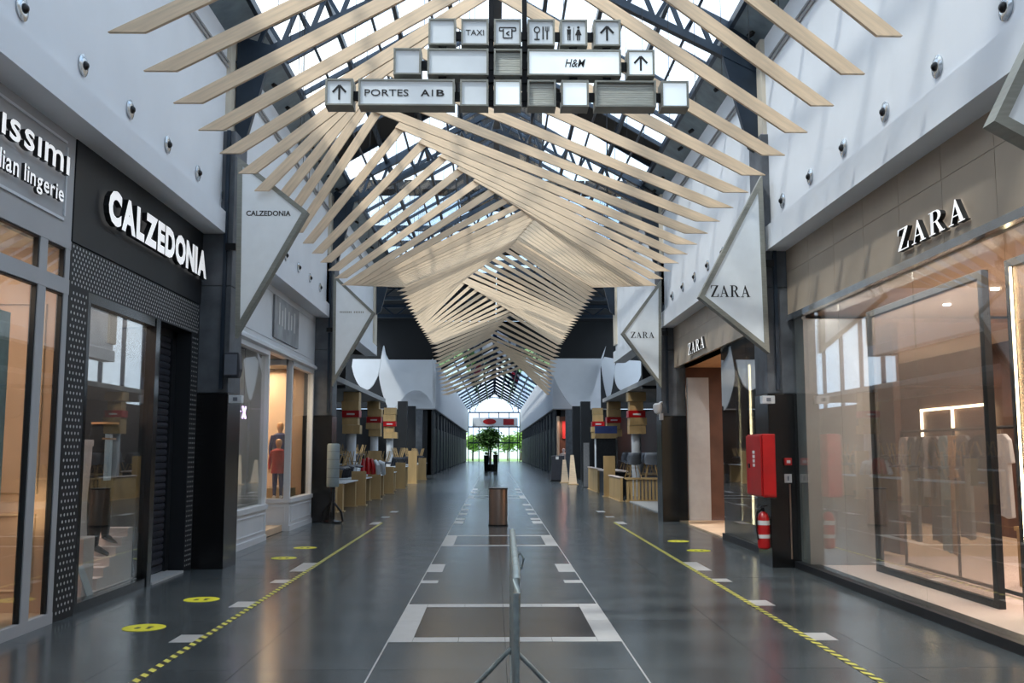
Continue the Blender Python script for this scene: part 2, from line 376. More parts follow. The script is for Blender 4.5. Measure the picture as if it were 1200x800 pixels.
for k in range(6):
    spot(WL, 15.6+1.2*k, 5.2, -1, 'small chrome spotlight above the white shopfront, %s past the pillar' % ORD[k])
    spot(WR, 15.4+1.2*k, 5.0, 1, 'small chrome spotlight above the recessed glass entrance, %s past the pillar' % ORD[k])

# ------------------------------------------------------------------ glazed roof
RX, RZ, LX, RRX = .05, 9.95, -3.98, 4.05
rf = group_struct('roof')
def slope(s, t):   # point on the roof section, t 0 eave .. 1 ridge
    ex = LX if s < 0 else RRX; return ex+(RX-ex)*t, EZ+(RZ-EZ)*t
Ys = [-12+1.4565*i for i in range(31)]
for s in (-1, 1):
    tt = [.13, .35, .57, .79, 1.0]
    for t in tt[:-1]:
        x, z = slope(s, t); MB().bar((x, -12, z+.02), (x, 31.7, z+.02), .07, .12).build('purlin', 'blue_steel', rf)
    a = slope(s, 0); b = slope(s, .13)
    MB().prism([(a[0], -12, a[1]-.05), (b[0], -12, b[1]-.02), (b[0], -12, b[1]+.04), (a[0], -12, a[1]+.04)], (0, 43.7, 0)).build('gutter_band', 'roof_band', rf)
    hm = MB().lathe([(.07, 0), (.07, .05)], n=14).mesh('hole', 'black_deck')
    for i in range(24):
        x, z = slope(s, .065); piece(hm, 'vent_hole', rf, (x, 5+1.1*i, z-.075), (0, s*-math.radians(30), 0))
    for i, y in enumerate(Ys):
        a = slope(s, .0); b = slope(s, 1)
        MB().bar((a[0], y, a[1]+.07), (b[0], y, b[1]+.07), .05, .08).build('glazing_bar', 'blue_steel', rf)
    for r in range(4):
        a = slope(s, tt[r]); b = slope(s, tt[r+1]); me = {}
        for i in range(30):
            y = Ys[i]; opaque = (19.5 < y < 20.9) or y < -1
            k = 'o' if opaque else 'g'
            if k not in me:
                me[k] = MB().prism([(a[0], .03, a[1]+.09), (b[0], .03, b[1]+.09), (b[0], .03, b[1]+.11), (a[0], .03, a[1]+.11)], (0, 1.397, 0)).mesh('pane', 'black_deck' if opaque else 'roof_glass')
            piece(me[k], 'roof_panel' if opaque else 'roof_pane', rf, (0, y, 0))
MB().bar((RX, -12, RZ), (RX, 31.7, RZ), .16, .22).build('ridge_beam', 'blue_steel', rf)
def truss(y, par):
    for s in (-1, 1):
        ex = -3.80 if s < 0 else 3.89
        c0 = Vector((ex, y, 7.70)); c1 = Vector((RX, y, 9.72)); b0 = Vector((ex, y, 7.25)); b1 = Vector((RX, y, 9.2))
        MB().bar(c0, c1, .12, .13).build('top_chord', 'blue_steel', par); 
        m0 = b0.lerp(b1, .02); MB().bar(b0.lerp(b1, .0), b1, .12, .11).build('bottom_chord', 'blue_steel', par)
        w = MB(); N = 9
        for i in range(N):
            w.bar(c0.lerp(c1, i/N), b0.lerp(b1, (i+.5)/N), .06, .06); w.bar(b0.lerp(b1, (i+.5)/N), c0.lerp(c1, (i+1)/N), .06, .06)
        w.build('web_bracing', 'blue_steel', par)
        g = ex-.0; MB().prism([(g, y-.05, 5.95), (g-s*.14, y-.05, 6.05), (g-s*.52, y-.05, 7.55), (g, y-.05, 7.70)], (0, .1, 0)).build('gusset_plate', 'blue_steel', par)
for y in (5.4, 14.05, 22.8, 31.4):
    t = group_struct('roof_truss', (0, y, 0)); truss(y, t)
for s in (-1, 1):   # inner handrail-like tie tubes running along the glass
    for t in (.28, .5, .72):
        x, z = slope(s, t); MB().tube([(x, -10, z-.32), (x, 31.5, z-.32)], .025, 6).build('tie_rod', 'blue_steel', rf)

# ------------------------------------------------------------------ hall beyond: dark, tall
hall = group_struct('wall_hall')
for s in (-1, 1):
    a, b = sorted((s*12, s*12.2)); box('side_wall', 'dark_wall', a, b, 24, 48, 0, 10.4, hall); box('side_wall', 'dark_wall', a, b, 48, 66.5, 0, 4.2, hall)
    for i in range(6):
        y = 48+3.08*i; box('added_light_mullion', 'blue_steel', a, b, y, y+.15, 4.2, 10.4, hall); box('added_light_pane', 'roof_glass', s*12.09, s*12.09+.02, y+.15, y+3.08, 4.2, 10.4, hall)  # side glazing added out of view to brighten the white panels
for x0, x1 in ((-12, -4.2), (4.2, 12)):
    box('end_wall', 'dark_wall', x0 if x0 < 0 else 4.8, -4.8 if x0 < 0 else x1, 31.7, 31.9, 3.6, 10.4, hall); box('end_wall', 'dark_wall', -4.79 if x0 < 0 else 4.2, -4.2 if x0 < 0 else 4.79, 31.7, 31.9, 4.7, 10.4, hall)
    box('end_wall', 'black_deck', x0, x1, 66.45, 66.9, 7.74, 10.6, hall)
    box('end_wall', 'dark_wall', x0, x1, 66.6, 66.9, 0, 4.4, hall)
    box('cross_wall', 'dark_wall', x0, x1, 23.2, 23.35, 0, 7.5, hall)
box('gable_wall', 'dark_wall', -4.2, 4.2, 31.72, 31.9, 10.2, 10.4, hall)
box('gable_wall', 'black_deck', -4.2, 4.2, 66.6, 66.9, 10.2, 10.4, hall)
for s in (-1, 1):
    MB().prism([(s*4.25, 66.6, 7.6), (RX, 66.6, RZ+.1), (RX, 66.6, 10.4), (s*4.25, 66.6, 10.4)], (0, .3, 0)).build('gable_infill', 'black_deck', hall)
hc = group_struct('ceiling_hall')
yy = 31.7; k = 0
while yy < 66.5:
    w = 1.74
    for x0, x1 in ((-12, -8.6), (-8.6, -3), (-3, .1), (.1, 3), (3, 8.6), (8.6, 12)):
        sky = (33 < yy < 48.5 and (abs(x0) > 2.7 or k % 3)) or (yy > 50 and x0 in (-12, 8.6))  # outer skylights are added out of view to let light into the hall
        box('part_added_skylight' if sky else 'deck_panel', 'roof_glass' if sky else 'black_deck', x0+.02, x1-.02, yy+.02, yy+w-.02, 10.4, 10.5, hc)
    k += 1; yy += w
for y in (38, 45, 52, 59):
    t = group_struct('roof_truss', (0, y, 0)); w = MB()
    for z in (9.7, 10.3): w.bar((-12, y, z), (12, y, z), .2, .2)
    w.build('chord', 'blue_steel', t); w = MB()
    for i in range(16): w.bar((-12+1.5*i, y, 9.7), (-11.25+1.5*i, y, 10.3), .09, .09).bar((-11.25+1.5*i, y, 10.3), (-10.5+1.5*i, y, 9.7), .09, .09)
    w.build('web_bracing', 'blue_steel', t)
struct(box('roof_plant_room', 'black_deck', -1.25, 1.6, 32, 36, 10.5, 14.2))
# white volumes closing the hall, flush with the fascias farther on
for s, nm in ((-1, 'wall_box_left'), (1, 'wall_box_right')):
    g = group_struct(nm)
    a, b = sorted((s*3.95, s*7.2)); box('front_panel', 'white_wall', a, b, 66.2, 66.6, 4.42, 7.72, g); a, b = sorted((s*7.2, s*12)); box('dark_infill', 'dark_wall', a, b, 66.3, 66.6, 4.42, 7.72, g)
    a, b = sorted((s*3.95, s*4.3)); box('side_panel', 'white_wall', a, b, 66.6, 150, 4.42, 7.72, g)
    a, b = sorted((s*3.97, s*8)); box('soffit', 'pale_ceiling', a, b, 66.2, 150, 4.36, 4.42, g)
    a, b = sorted((s*4.25, s*4.5)); box('shop_wall', 'dark_wall', a, b, 66.6, 150, 0, 4.36, g)
    for i in range(18):
        y = 67.2+4.6*i; a, b = sorted((s*4.12, s*4.25))
        box('door_post', 'concrete', a, b, y, y+.35, 0, 4.36, g)
        a, b = sorted((s*4.18, s*4.25)); box('shop_pane', 'black_paint', a, b, y+.4, y+4.5, .1, 3.2, g)
# scalloped white panels
def scallop(name, pts, y, label, d=.18):
    o = MB().prism([(x, y, z) for x, z in pts], (0, d, 0)).build(name, 'white_wall', None, loc=(pts[0][0], y, pts[0][1])); tag(o, label, 'wall panel', 'wavy white hanging panels'); return o
def P(y, *px): return [((x-579)/1150*y, 1.6+(528-yy)/1150*y) for x, yy in px]
def smooth(pts, n=5):
    out = []
    N = len(pts)
    for i in range(N-1):
        p0 = pts[max(i-1, 0)]; p1 = pts[i]; p2 = pts[i+1]; p3 = pts[min(i+2, N-1)]
        for j in range(n):
            t = j/n; out.append(tuple(.5*((2*p1[c])+(-p0[c]+p2[c])*t+(2*p0[c]-5*p1[c]+4*p2[c]-p3[c])*t*t+(-p0[c]+3*p1[c]-3*p2[c]+p3[c])*t**3) for c in (0, 1)))
    return out+[pts[-1]]
ya = 64.8
scallop('scalloped_panel', P(ya, (645, 420), (705, 420))+smooth(P(ya, (711, 405), (704, 432), (699, 446), (694, 462), (688, 474), (679, 479), (668, 474), (658, 460), (651, 446), (645, 436))), ya, 'wide scalloped white panel on the right, light and shade across its deep lobe')
scallop('scalloped_panel', P(64, (709, 418), (720, 420), (722, 422))+smooth(P(64, (720, 440), (717, 458), (713, 469), (709, 455), (706, 436), (705, 424))), 64, 'narrow pointed white lobe between the two wider right scallops')
scallop('scalloped_panel', P(62, (725, 421), (757, 423))+smooth(P(62, (755, 432), (749, 446), (741, 457), (733, 459), (725, 455), (721, 444), (721, 430))), 62, 'rounded white lobe nearest the small ZARA triangle sign')
scallop('scalloped_panel', P(ya, (507, 420))+smooth(P(ya, (497, 431), (485, 437), (472, 436), (460, 428), (452, 416), (449, 405), (446, 420), (444, 440), (448, 460), (454, 476), (459, 481), (466, 474), (478, 461), (490, 458), (500, 464), (507, 475))), ya, 'wide scalloped white panel on the left with an arched cut-out')
scallop('scalloped_panel', P(63, (413, 421), (446, 421))+smooth(P(63, (443, 440), (437, 452), (430, 457), (421, 452), (415, 441), (412, 430))), 63, 'rounded white lobe nearest the left triangle signs')

# far glazed roof of the corridor beyond the hall
fr = group_struct('roof_far')
for s in (-1, 1):
    for i in range(14):
        y = 67+6*i; a = slope(s, 0); b = slope(s, 1); m_ = slope(s, .4)
        MB().bar((a[0], y, a[1]+.07), (b[0], y, b[1]+.07), .12, .2).build('rafter', 'blue_steel', fr)
        for p, q in ((a, m_), (m_, b)):
            MB().prism([(p[0], y+.06, p[1]+.1), (q[0], y+.06, q[1]+.1), (q[0], y+.06, q[1]+.13), (p[0], y+.06, p[1]+.13)], (0, 5.88, 0)).build('roof_pane', 'blue_glass' if q is b or i < 1 else 'roof_glass', fr)
    for t in (.25, .5, .75):
        x, z = slope(s, t); MB().bar((x, 66.9, z), (x, 150, z), .1, .12).build('purlin', 'blue_steel', fr)

# end gable: glass wall with arch tracery, bright trees outside
we = group_struct('window_end', (0, 150, 0))
fm = MB()
for x in (-3.9, -2.3, -.8, .7, 2.3, 3.9): fm.box(x-.07, x+.07, 149.9, 150.05, 0, 7.4)
for z in (2.8, 5.2, 7.4): fm.box(-3.9, 3.9, 149.9, 150.05, z-.1, z+.1)
fm.build('window_frame', 'blue_steel', we)
ar = MB()
for R_, r in ((3.7, .10), (2.9, .08)):
    ar.tube([(R_*math.cos(a), 149.95, 7.4+R_*.78*math.sin(a)) for a in [math.pi*i/20 for i in range(21)]], r, 6)
for i in range(1, 12):
    a = math.pi*i/12; b = math.pi*(i+.5)/12; ar.bar((3.7*math.cos(a), 149.95, 7.4+2.9*math.sin(a)), (2.9*math.cos(b), 149.95, 7.4+2.26*math.sin(b)), .06, .06)
ar.build('arch_tracery', 'blue_steel', we)
for x0, x1 in ((-3.83, -2.37), (-2.23, -.87), (-.73, .63), (.77, 2.23), (2.37, 3.83)):
    for z0, z1 in ((0, 2.7), (2.9, 5.1), (5.3, 7.3)): box('glass_pane', 'roof_glass', x0, x1, 149.97, 149.99, z0, z1, we)
t = thing('banner', 'pale banner with a red emblem across the far glass end wall', 'banner', (-.5, 149.6, 5.2))
for bx_ in (-3.2, 3.5): box('banner_post', 'blue_steel', bx_, bx_+.1, 149.6, 149.7, 0, 5.3, t)
box('banner_panel', 'white_paint', -3.3, 3.6, 149.6, 149.7, 5.3, 6.6, t)
MB().prism([(-.7+1.0*math.cos(a), 149.58, 6.0+.42*math.sin(a)) for a in [2*math.pi*i/18 for i in range(18)]], (0, -.03, 0)).build('red_emblem', 'red_paint', t)
box('dark_red_patch', 'red_cloth', 1.4, 3.0, 149.55, 149.59, 5.5, 6.4, t)
struct(box('ground', 'leaf_light', -40, 40, 150.2, 230, -.3, -.05))
struct(box('terrain_wall', 'white_wall', -30, 30, 205, 206, -.1, 5))

def foliage(c, r, n, m, name, parent, sz=.12, fl_=.8):
    mb = MB(); cl = []
    for i in range(14):
        d = Vector((random.gauss(0, 1), random.gauss(0, 1), random.gauss(0, 1))).normalized()*random.uniform(.2, .8); cl.append(Vector(c)+Vector((d.x*r, d.y*r, d.z*r*fl_)))
    for i in range(n):
        p = random.choice(cl)+Vector((random.gauss(0, 1), random.gauss(0, 1), random.gauss(0, .8)))*r*.2
        a = Vector((random.uniform(-1, 1), random.uniform(-1, 1), random.uniform(-.6, .6))).normalized(); b = a.cross(Vector((random.uniform(-1, 1), random.uniform(-1, 1), 1))).normalized(); q = sz*random.uniform(.6, 1.4)
        mb.add([p-a*q, p+b*q*.45, p+a*q, p-b*q*.45], [(0, 1, 2, 3)])
    return mb.build(name, m, parent)
def tree(x, y, h, r, label, m='leaf', n=1500, z=0, sz=.14, cz=None):
    t = thing('tree', label, 'tree', (x, y, z)); cz = cz or h-r
    MB().tube([(x, y, z), (x+.04, y, z+cz*.6), (x-.03, y, z+cz+.2)], [.10*h/4, .08*h/4, .04*h/4], 8).build('trunk', 'bark', t)
    br = MB()
    for i in range(5):
        a = i*1.3; br.tube([(x, y, z+cz*.7), (x+math.cos(a)*r*.6, y+math.sin(a)*r*.6, z+cz+.2*r)], [.04, .015], 5)
    br.build('branches', 'bark', t); o = foliage((x, y, z+cz), r, n, m, 'foliage', t, sz); o['kind'] = 'stuff'; return t
for i, (x, y, h, r) in enumerate([(-7, 160, 6.5, 2.6), (-3.6, 165, 5, 2), (-1, 170, 6, 2.6), (2.2, 162, 4.6, 1.7), (4.6, 168, 6, 2.4), (7, 175, 7, 3)]):
    tree(x, y, h, r, 'light green tree outside the far glass wall, %s from the left' % ORD[i], 'leaf_light', 900, -.1, .35)
INDOOR = tree(-.32, 79.5, 4.0, 1.25, 'dark green indoor tree standing in the middle of the far corridor', 'leaf', 2600, .05, .13, 2.75)
def tall_pot(x, y, r, h, label):
    t = thing('planter', label, 'planter', (x, y, 0))
    MB().lathe([(r*.75, 0), (r, h), (r*.9, h), (r*.88, h-.05), (0.01, h-.06)], (x, y, 0), 16).build('pot', 'black_gloss', t, True)
    o = foliage((x, y, h+.12), r*.9, 90, 'leaf', 'foliage', t, .09); o['kind'] = 'stuff'
tall_pot(-.62, 78.2, .2, 1.25, 'tall black planter left of the indoor tree')
tall_pot(.12, 78, .2, 1.3, 'tall black planter right of the indoor tree')
MB().lathe([(.3, 0), (.34, .5), (.3, .52), (.3, .46), (.01, .45)], (-.32, 79.5, 0), 20).build('tub', 'black_gloss', INDOOR, True)

# ------------------------------------------------------------------ timber slat canopy
cp = thing('slatted_timber_canopy', 'long canopy of pale hanging timber boards twisting down the mall under the glass roof', 'canopy', (0, 8, 5.2))
ks = [(0,.98,5.8),(1,.85,5.8),(2,.65,5.8),(3,.36,5.8),(4,-.05,5.8),(5,-.6,5.8),(6,-1.3,5.8),(7,-1.7,5.8),(8,-1.94,5.8),(9,-1.99,5.8),(10,-1.67,5.8),(11,-1.32,5.8),(12,-.97,5.8),(13,-.66,5.8),(14,-.33,5.8),(15,0,5.84),(16,.33,5.86),(17,.6,5.93),(18,.81,6.0),(20,1.09,6.27),(31.4,.56,7.55),(39.4,-1.51,7.55),(48.4,.96,7.25),(54.4,-.34,6.44),(62.3,1.79,5.32)]
ze = [(0,0,3.6),(15,0,3.6),(28,0,5.45),(49,0,5.5),(54.4,0,4.83),(62.3,0,3.46)]   # height of the lower board ends above eye level
def prof(tab, k, c):
    for p, q in zip(tab, tab[1:]):
        if p[0] <= k <= q[0]: return p[c]+(q[c]-p[c])*(k-p[0])/(q[0]-p[0])
def isect(p, u, q, v):
    d = u[0]*v[1]-u[1]*v[0]; t = ((q[0]-p[0])*v[1]-(q[1]-p[1])*v[0])/d; return (p[0]+u[0]*t, p[1]+u[1]*t)
cab = MB(); DZ = .145
for k in range(63):
    y = 8.2+.87*k; ZE = 1.6+prof(ze, k, 2); R_ = (prof(ks, k, 1), 1.6+prof(ks, k, 2)); q = []
    for xe, s in ((-3.35, 1), (3.56, -1)):
        u = Vector((R_[0]-xe, R_[1]-ZE)).normalized(); w = DZ/u[1]; q.append(((xe, ZE), (xe+s*w, ZE), tuple(u), s))
    for i in (0, 1):
        A, B, u, s = q[i]; A2, B2, u2, s2 = q[1-i]
        T = isect(A, u, A2, u2); L = isect(B, u, A2, u2); pts = [A, B, L, T]
        ang = math.atan2(u[1], u[0]); ca, sa = math.cos(ang), math.sin(ang)
        c = ((A[0]+T[0])/2, (A[1]+T[1])/2); yo = y+(.02 if i == 0 else -.026)
        loc = [((p[0]-c[0])*ca+(p[1]-c[1])*sa, 0, -(p[0]-c[0])*sa+(p[1]-c[1])*ca) for p in pts]
        b = MB().prism(loc, (0, .04, 0)); o = bpy.data.objects.new('slat', b.mesh('slat', 'wood')); LINK(o); o.parent = cp
        o.location = Vector((c[0], yo-.02, c[1]))-Vector(cp.location); o.rotation_euler = (0, -ang, 0)
        for f in (.3, .75):
            if k > 27 and y > 31: continue
            X = A[0]+(T[0]-A[0])*f; Z = A[1]+(T[1]-A[1])*f
            ex = LX if X < RX else RRX; zr = EZ+(RZ-EZ)*(X-ex)/(RX-ex)
            cab.tube([(X, yo, Z-.02), (X, yo, zr)], .004, 4)
o = cab.build('suspension_cables', 'dark_metal', cp); o['kind'] = 'stuff'

# ------------------------------------------------------------------ hanging sign cluster
SY = 7.8; K = SY/1150
def sx(x): return (x-579)*K
def sz(y): return 1.6+(528-y)*K*1.0
sg = thing('hanging_sign', 'cluster of grey framed directory boxes hanging above the corridor, with arrows and pictograms', 'sign', (sx(594), SY, sz(40)))
def obar(mb, a, b, w, y): 
    a = Vector((a[0], y, a[1])); b = Vector((b[0], y, b[1])); t = (b-a).normalized(); n_ = Vector((-t.z, 0, t.x))*w/2
    mb.prism([a+n_, b+n_, b-n_, a-n_], (0, -.003, 0))
def lightbox(x0, x1, y0, y1, face='sign_face', marks=None):
    X0, X1, Z0, Z1 = sx(x0), sx(x1), sz(y1), sz(y0); f = .013; d = .17
    mb = MB(); mb.box(X0, X1, SY, SY+d, Z0, Z0+f).box(X0, X1, SY, SY+d, Z1-f, Z1).box(X0, X0+f, SY, SY+d, Z0, Z1).box(X1-f, X1, SY, SY+d, Z0, Z1)
    b = mb.build('light_box', 'sign_frame', sg)
    if face == 'sign_grey':
        k = int((Z1-Z0-2*f)/.019)
        for i in range(k):
            MB().box(X0+f, X1-f, SY+.03, SY+.05, Z0+f+i*.019, Z0+f+i*.019+.016).build('louvre_strip', 'sign_grey', b)
    else: box('face_panel', face, X0+f, X1-f, SY+.02, SY+.06, Z0+f, Z1-f, b)
    if marks:
        mk = MB(); cx, cz, h = (X0+X1)/2, (Z0+Z1)/2, (Z1-Z0)/2; y = SY+.0185
        marks(mk, cx, cz, h, y, b)
        if mk.v: mk.build('pictogram', 'letter_black', b)
def arrow(mk, cx, cz, h, y, b):
    obar(mk, (cx, cz-.55*h), (cx, cz+.5*h), .017, y)
    obar(mk, (cx, cz+.55*h), (cx-.48*h, cz+.02*h), .017, y-.001); obar(mk, (cx, cz+.55*h), (cx+.48*h, cz+.02*h), .017, y-.002)
def txt(s, wf, hf, bold=0, shear=0):
    def f(mk, cx, cz, h, y, b):
        w = wf; text('lettering', s, (cx-w/2, y, cz-hf*h/2), (1, 0, 0), (0, -1, 0), w, hf*h, 'letter_black', b, .003, bold, shear)
    return f
def cashpt(mk, cx, cz, h, y, b):
    for a, c in (((-.6,.4),(.6,.4)),((-.6,.15),(-.6,.4)),((.6,.15),(.6,.4)),((-.6,.15),(-.35,.15)),((.6,.15),(.35,.15)),((-.32,.3),(-.32,-.4)),((.32,.3),(.32,-.4)),((-.32,-.4),(.32,-.4)),((-.1,-.05),(.12,.12)),((-.1,-.05),(.12,-.2))):
        obar(mk, (cx+a[0]*h, cz+a[1]*h), (cx+c[0]*h, cz+c[1]*h), .010, y)
def food(mk, cx, cz, h, y, b):
    n_ = 12
    for i in range(n_):
        a = 2*math.pi*i/n_; c = 2*math.pi*(i+1)/n_; obar(mk, (cx-.3*h+.2*h*math.cos(a), cz+.25*h+.22*h*math.sin(a)), (cx-.3*h+.2*h*math.cos(c), cz+.25*h+.22*h*math.sin(c)), .009, y)
    obar(mk, (cx-.3*h, cz), (cx-.3*h, cz-.5*h), .010, y); obar(mk, (cx-.5*h, cz-.5*h), (cx-.1*h, cz-.5*h), .010, y-.001)
    obar(mk, (cx+.15*h, cz+.5*h), (cx+.15*h, cz-.5*h), .012, y)
    obar(mk, (cx+.45*h, cz+.2*h), (cx+.45*h, cz-.5*h), .012, y)
    for q in (.33, .45, .57): obar(mk, (cx+q*h, cz+.5*h), (cx+q*h, cz+.15*h), .007, y-.001)
def wc(mk, cx, cz, h, y, b):
    for d, sk in ((-.35, 0), (.35, 1)):
        X = cx+d*h; mk.prism([(X+.1*h*math.cos(a), y, cz+.45*h+.1*h*math.sin(a)) for a in [2*math.pi*i/10 for i in range(10)]], (0, -.003, 0))
        if sk: mk.prism([(X-.08*h, y, cz+.3*h), (X+.08*h, y, cz+.3*h), (X+.24*h, y, cz-.15*h), (X-.24*h, y, cz-.15*h)], (0, -.003, 0))
        else: mk.prism([(X-.15*h, y, cz+.3*h), (X+.15*h, y, cz+.3*h), (X+.13*h, y, cz-.1*h), (X-.13*h, y, cz-.1*h)], (0, -.003, 0))
        for e in (-.07, .07): obar(mk, (X+e*h, cz-.1*h), (X+e*h, cz-.55*h), .010, y-.001)
    obar(mk, (cx, cz+.45*h), (cx, cz-.55*h), .004, y)
R1, R2, R3 = (3, 36), (41, 74), (80, 113)
for a in ((498, 531, 'sign_face', None), (538, 571, 'sign_face', txt('TAXI', .15, .42)), (578, 611, 'sign_face', cashpt), (619, 652, 'sign_face', food), (659, 692, 'sign_face', wc), (700, 733, 'sign_face', arrow)):
    lightbox(a[0], a[1], *R1, a[2], a[3])
for a in ((456, 489, 'sign_face', None), (497, 571, 'sign_face', None), (578, 612, 'sign_grey', None), (619, 733, 'sign_lit', txt('H&M', .155, .62, .01, .22)), (741, 774, 'sign_lit', arrow)):
    lightbox(a[0], a[1], *R2, a[2], a[3])
def portes(mk, cx, cz, h, y, b):
    text('lettering', 'PORTES', (cx-.345, y, cz-.24*h), (1, 0, 0), (0, -1, 0), .36, .5*h, 'letter_black', b)
    text('lettering', 'A', (cx+.115, y, cz-.24*h), (1, 0, 0), (0, -1, 0), .075, .5*h, 'letter_black', b, .003, .02)
    obar(mk, (cx+.212, cz-.24*h), (cx+.212, cz+.26*h), .011, y); text('lettering', 'B', (cx+.245, y, cz-.24*h), (1, 0, 0), (0, -1, 0), .065, .5*h, 'letter_black', b, .003, .02)
for a in ((374, 407, 'sign_face', arrow), (414, 530, 'sign_face', portes), (537, 571, 'sign_face', None), (578, 611, 'sign_lit', None), (619, 653, 'sign_grey', None), (660, 693, 'sign_lit', None), (701, 775, 'sign_grey', None), (782, 815, 'sign_lit', None)):
    lightbox(a[0], a[1], *R3, a[2], a[3])
class CB:
    def box(s, *a): return MB().box(*a).build('connector_block', 'dark_metal', sg)
cn = CB()
for g in (534.5, 574.5, 615, 655.5, 696): cn.box(sx(g-5), sx(g+5), SY+.05, SY+.1, sz(26), sz(16))
for g in (493, 574.5, 615.5, 737): cn.box(sx(g-5), sx(g+5), SY+.05, SY+.1, sz(64), sz(54))
for g in (410.5, 533.5, 574.5, 615, 656.5, 697, 778.5): cn.box(sx(g-5), sx(g+5), SY+.05, SY+.1, sz(103), sz(93))
for g in (515, 574.5, 615, 675, 716): 
    for a, b in ((36, 41), (74, 80)): cn.box(sx(g-5), sx(g+5), SY+.04, SY+.12, sz(b+1), sz(a-1))
for g in (574.5, 615.5): MB().box(sx(g-3), sx(g+3), SY+.06, SY+.09, sz(110), 9.45).build('hanging_pole', 'dark_metal', sg)

# ------------------------------------------------------------------ triangular lightbox signs on the pillars
def tri_sign(pts, y, label, word=None, near=False, d=.16):
    s = 1 if pts[0][0] > 0 else -1
    t = thing('triangular_sign', label, 'sign', (pts[0][0], y, pts[2][1]))
    P3 = [Vector((x, 0, z)) for x, z in pts]; c = sum(P3, Vector())/3
    # inset by a constant edge width
    w = .065; ins = []
    for i in range(3):
        p = P3[i]; a = (P3[i-1]-p).normalized(); b = (P3[(i+1) % 3]-p).normalized(); bi = (a+b).normalized(); sn = math.sin(a.angle(b)/2); ins.append(p+bi*w/sn)
    for i in range(3):
        j = (i+1) % 3; q = [P3[i], P3[j], ins[j], ins[i]]; MB().prism([p+Vector((0, y, 0)) for p in q], (0, d, 0)).build('frame_rail', 'sign_frame', t)
    f = MB().prism([p+Vector((0, y+.02, 0)) for p in ins], (0, d-.04, 0)).build('face_panel', 'sign_face', t)
    if word: word(t, y+.019)
    MB().box(min(pts[0][0], pts[0][0]+s*.14), max(pts[0][0], pts[0][0]+s*.14), y+.03, y+.1, (pts[0][1]+pts[2][1])/2-.05, (pts[0][1]+pts[2][1])/2+.05).build('bracket', 'dark_metal', t)
    return t
yl = 13.52
tri_sign([(-3.62, 5.72), (-2.62, 4.93), (-3.58, 3.15)], yl, 'white triangular sign reading CALZEDONIA on the nearest left pillar', lambda t, y: text('lettering', 'CALZEDONIA', (-3.48, y, 4.87), (1, 0, 0), (0, -1, 0), .62, .075, 'letter_black', t, .004, .02))
tri_sign([(3.80, 5.5), (2.86, 3.74), (3.83, 2.95)], yl, 'large white triangular ZARA sign on the nearest right pillar', lambda t, y: serif_word('ZARA', (3.03, y, 3.74), (1, 0, 0), (0, -1, 0), .56, .165, 'letter_black', t, .004, False, 'lettering', .08))
tri_sign([(-3.68, 5.62), (-2.72, 4.72), (-3.66, 3.05)], 22.2, 'white triangular sign with faint grey lettering on the second left pillar', lambda t, y: [box('letter', 'sign_frame', -3.52+.04*i, -3.52+.04*i+.022, y-.002, y, 4.72, 4.76, t) for i in range(14) if i != 7])
tri_sign([(3.84, 5.52), (2.9, 4.26), (3.80, 3.02)], 22.2, 'smaller white triangular ZARA sign on the second right pillar', lambda t, y: serif_word('ZARA', (3.12, y, 4.16), (1, 0, 0), (0, -1, 0), .54, .14, 'letter_black', t, .004, False, 'lettering', .08))
tri_sign([(3.80, 5.15), (2.97, 3.55), (3.85, 3.05)], 5.6, 'grey framed triangular sign at the top right corner, mostly cut off', None, d=.14)

# ------------------------------------------------------------------ grey lingerie shopfront, far left
s1 = thing('lingerie_shopfront', 'pale grey framed shopfront reading intimissimi italian lingerie', 'shopfront', (XL, 6.5, 0))
Y0, Y1 = 3.0, 9.46
box('sign_board', 'grey_paint', XL-.2, XL, Y0, Y1, 3.62, 4.65, s1)
mo = MB()
for a, b, c, d in ((Y0, 9.25, 4.53, 4.555), (Y0, 9.25, 3.78, 3.805), (9.25, 9.275, 3.83, 4.50)): mo.box(XL, XL+.015, a, b, c, d)
mo.build('moulding', 'white_paint', s1)
fr_ = MB()
for a, b in ((9.36, Y1), (8.83, 8.98), (6.7, 6.84), (4.6, 4.74), (Y0, 3.1)): fr_.box(XL-.05, XL, a, b, .0, 3.62)
fr_.box(XL-.05, XL, Y0, Y1, 0, .1); fr_.box(XL-.05, XL, Y0, Y1, 3.1, 3.24); fr_.box(XL-.05, XL, Y0, Y1, 3.54, 3.62)
fr_.build('window_frame', 'grey_paint', s1)
for a, b in ((8.98, 9.36), (6.84, 8.83), (4.74, 6.7), (3.1, 4.6)):
    box('glass_pane', 'shop_glass', XL-.04, XL-.03, a, b, .1, 3.1, s1); box('glass_pane', 'shop_glass', XL-.04, XL-.03, a, b, 3.24, 3.54, s1); box('gasket', 'black_paint', XL-.06, XL-.01, b-.018, b+.001, .1, 3.1, s1); box('gasket', 'black_paint', XL-.06, XL-.01, a, b, 3.082, 3.1, s1); box('gasket', 'black_paint', XL-.06, XL-.01, b-.018, b+.001, 3.24, 3.54, s1); box('gasket', 'black_paint', XL-.06, XL-.01, a, b, 3.522, 3.54, s1)
letters('\u0131nt\u0131m\u0131ss\u0131m\u0131', (XL+.02, 6.62, 4.20), (0, 1, 0), (1, 0, 0), 2.58, .22, 'letter_white', s1, .045, .012, .12)
letters('italian', (XL+.02, 7.64, 3.92), (0, 1, 0), (1, 0, 0), .62, .17, 'letter_white', s1, .03, .012, .1)
letters('lingerie', (XL+.02, 8.36, 3.88), (0, 1, 0), (1, 0, 0), .78, .20, 'letter_white', s1, .03, .012, .1)
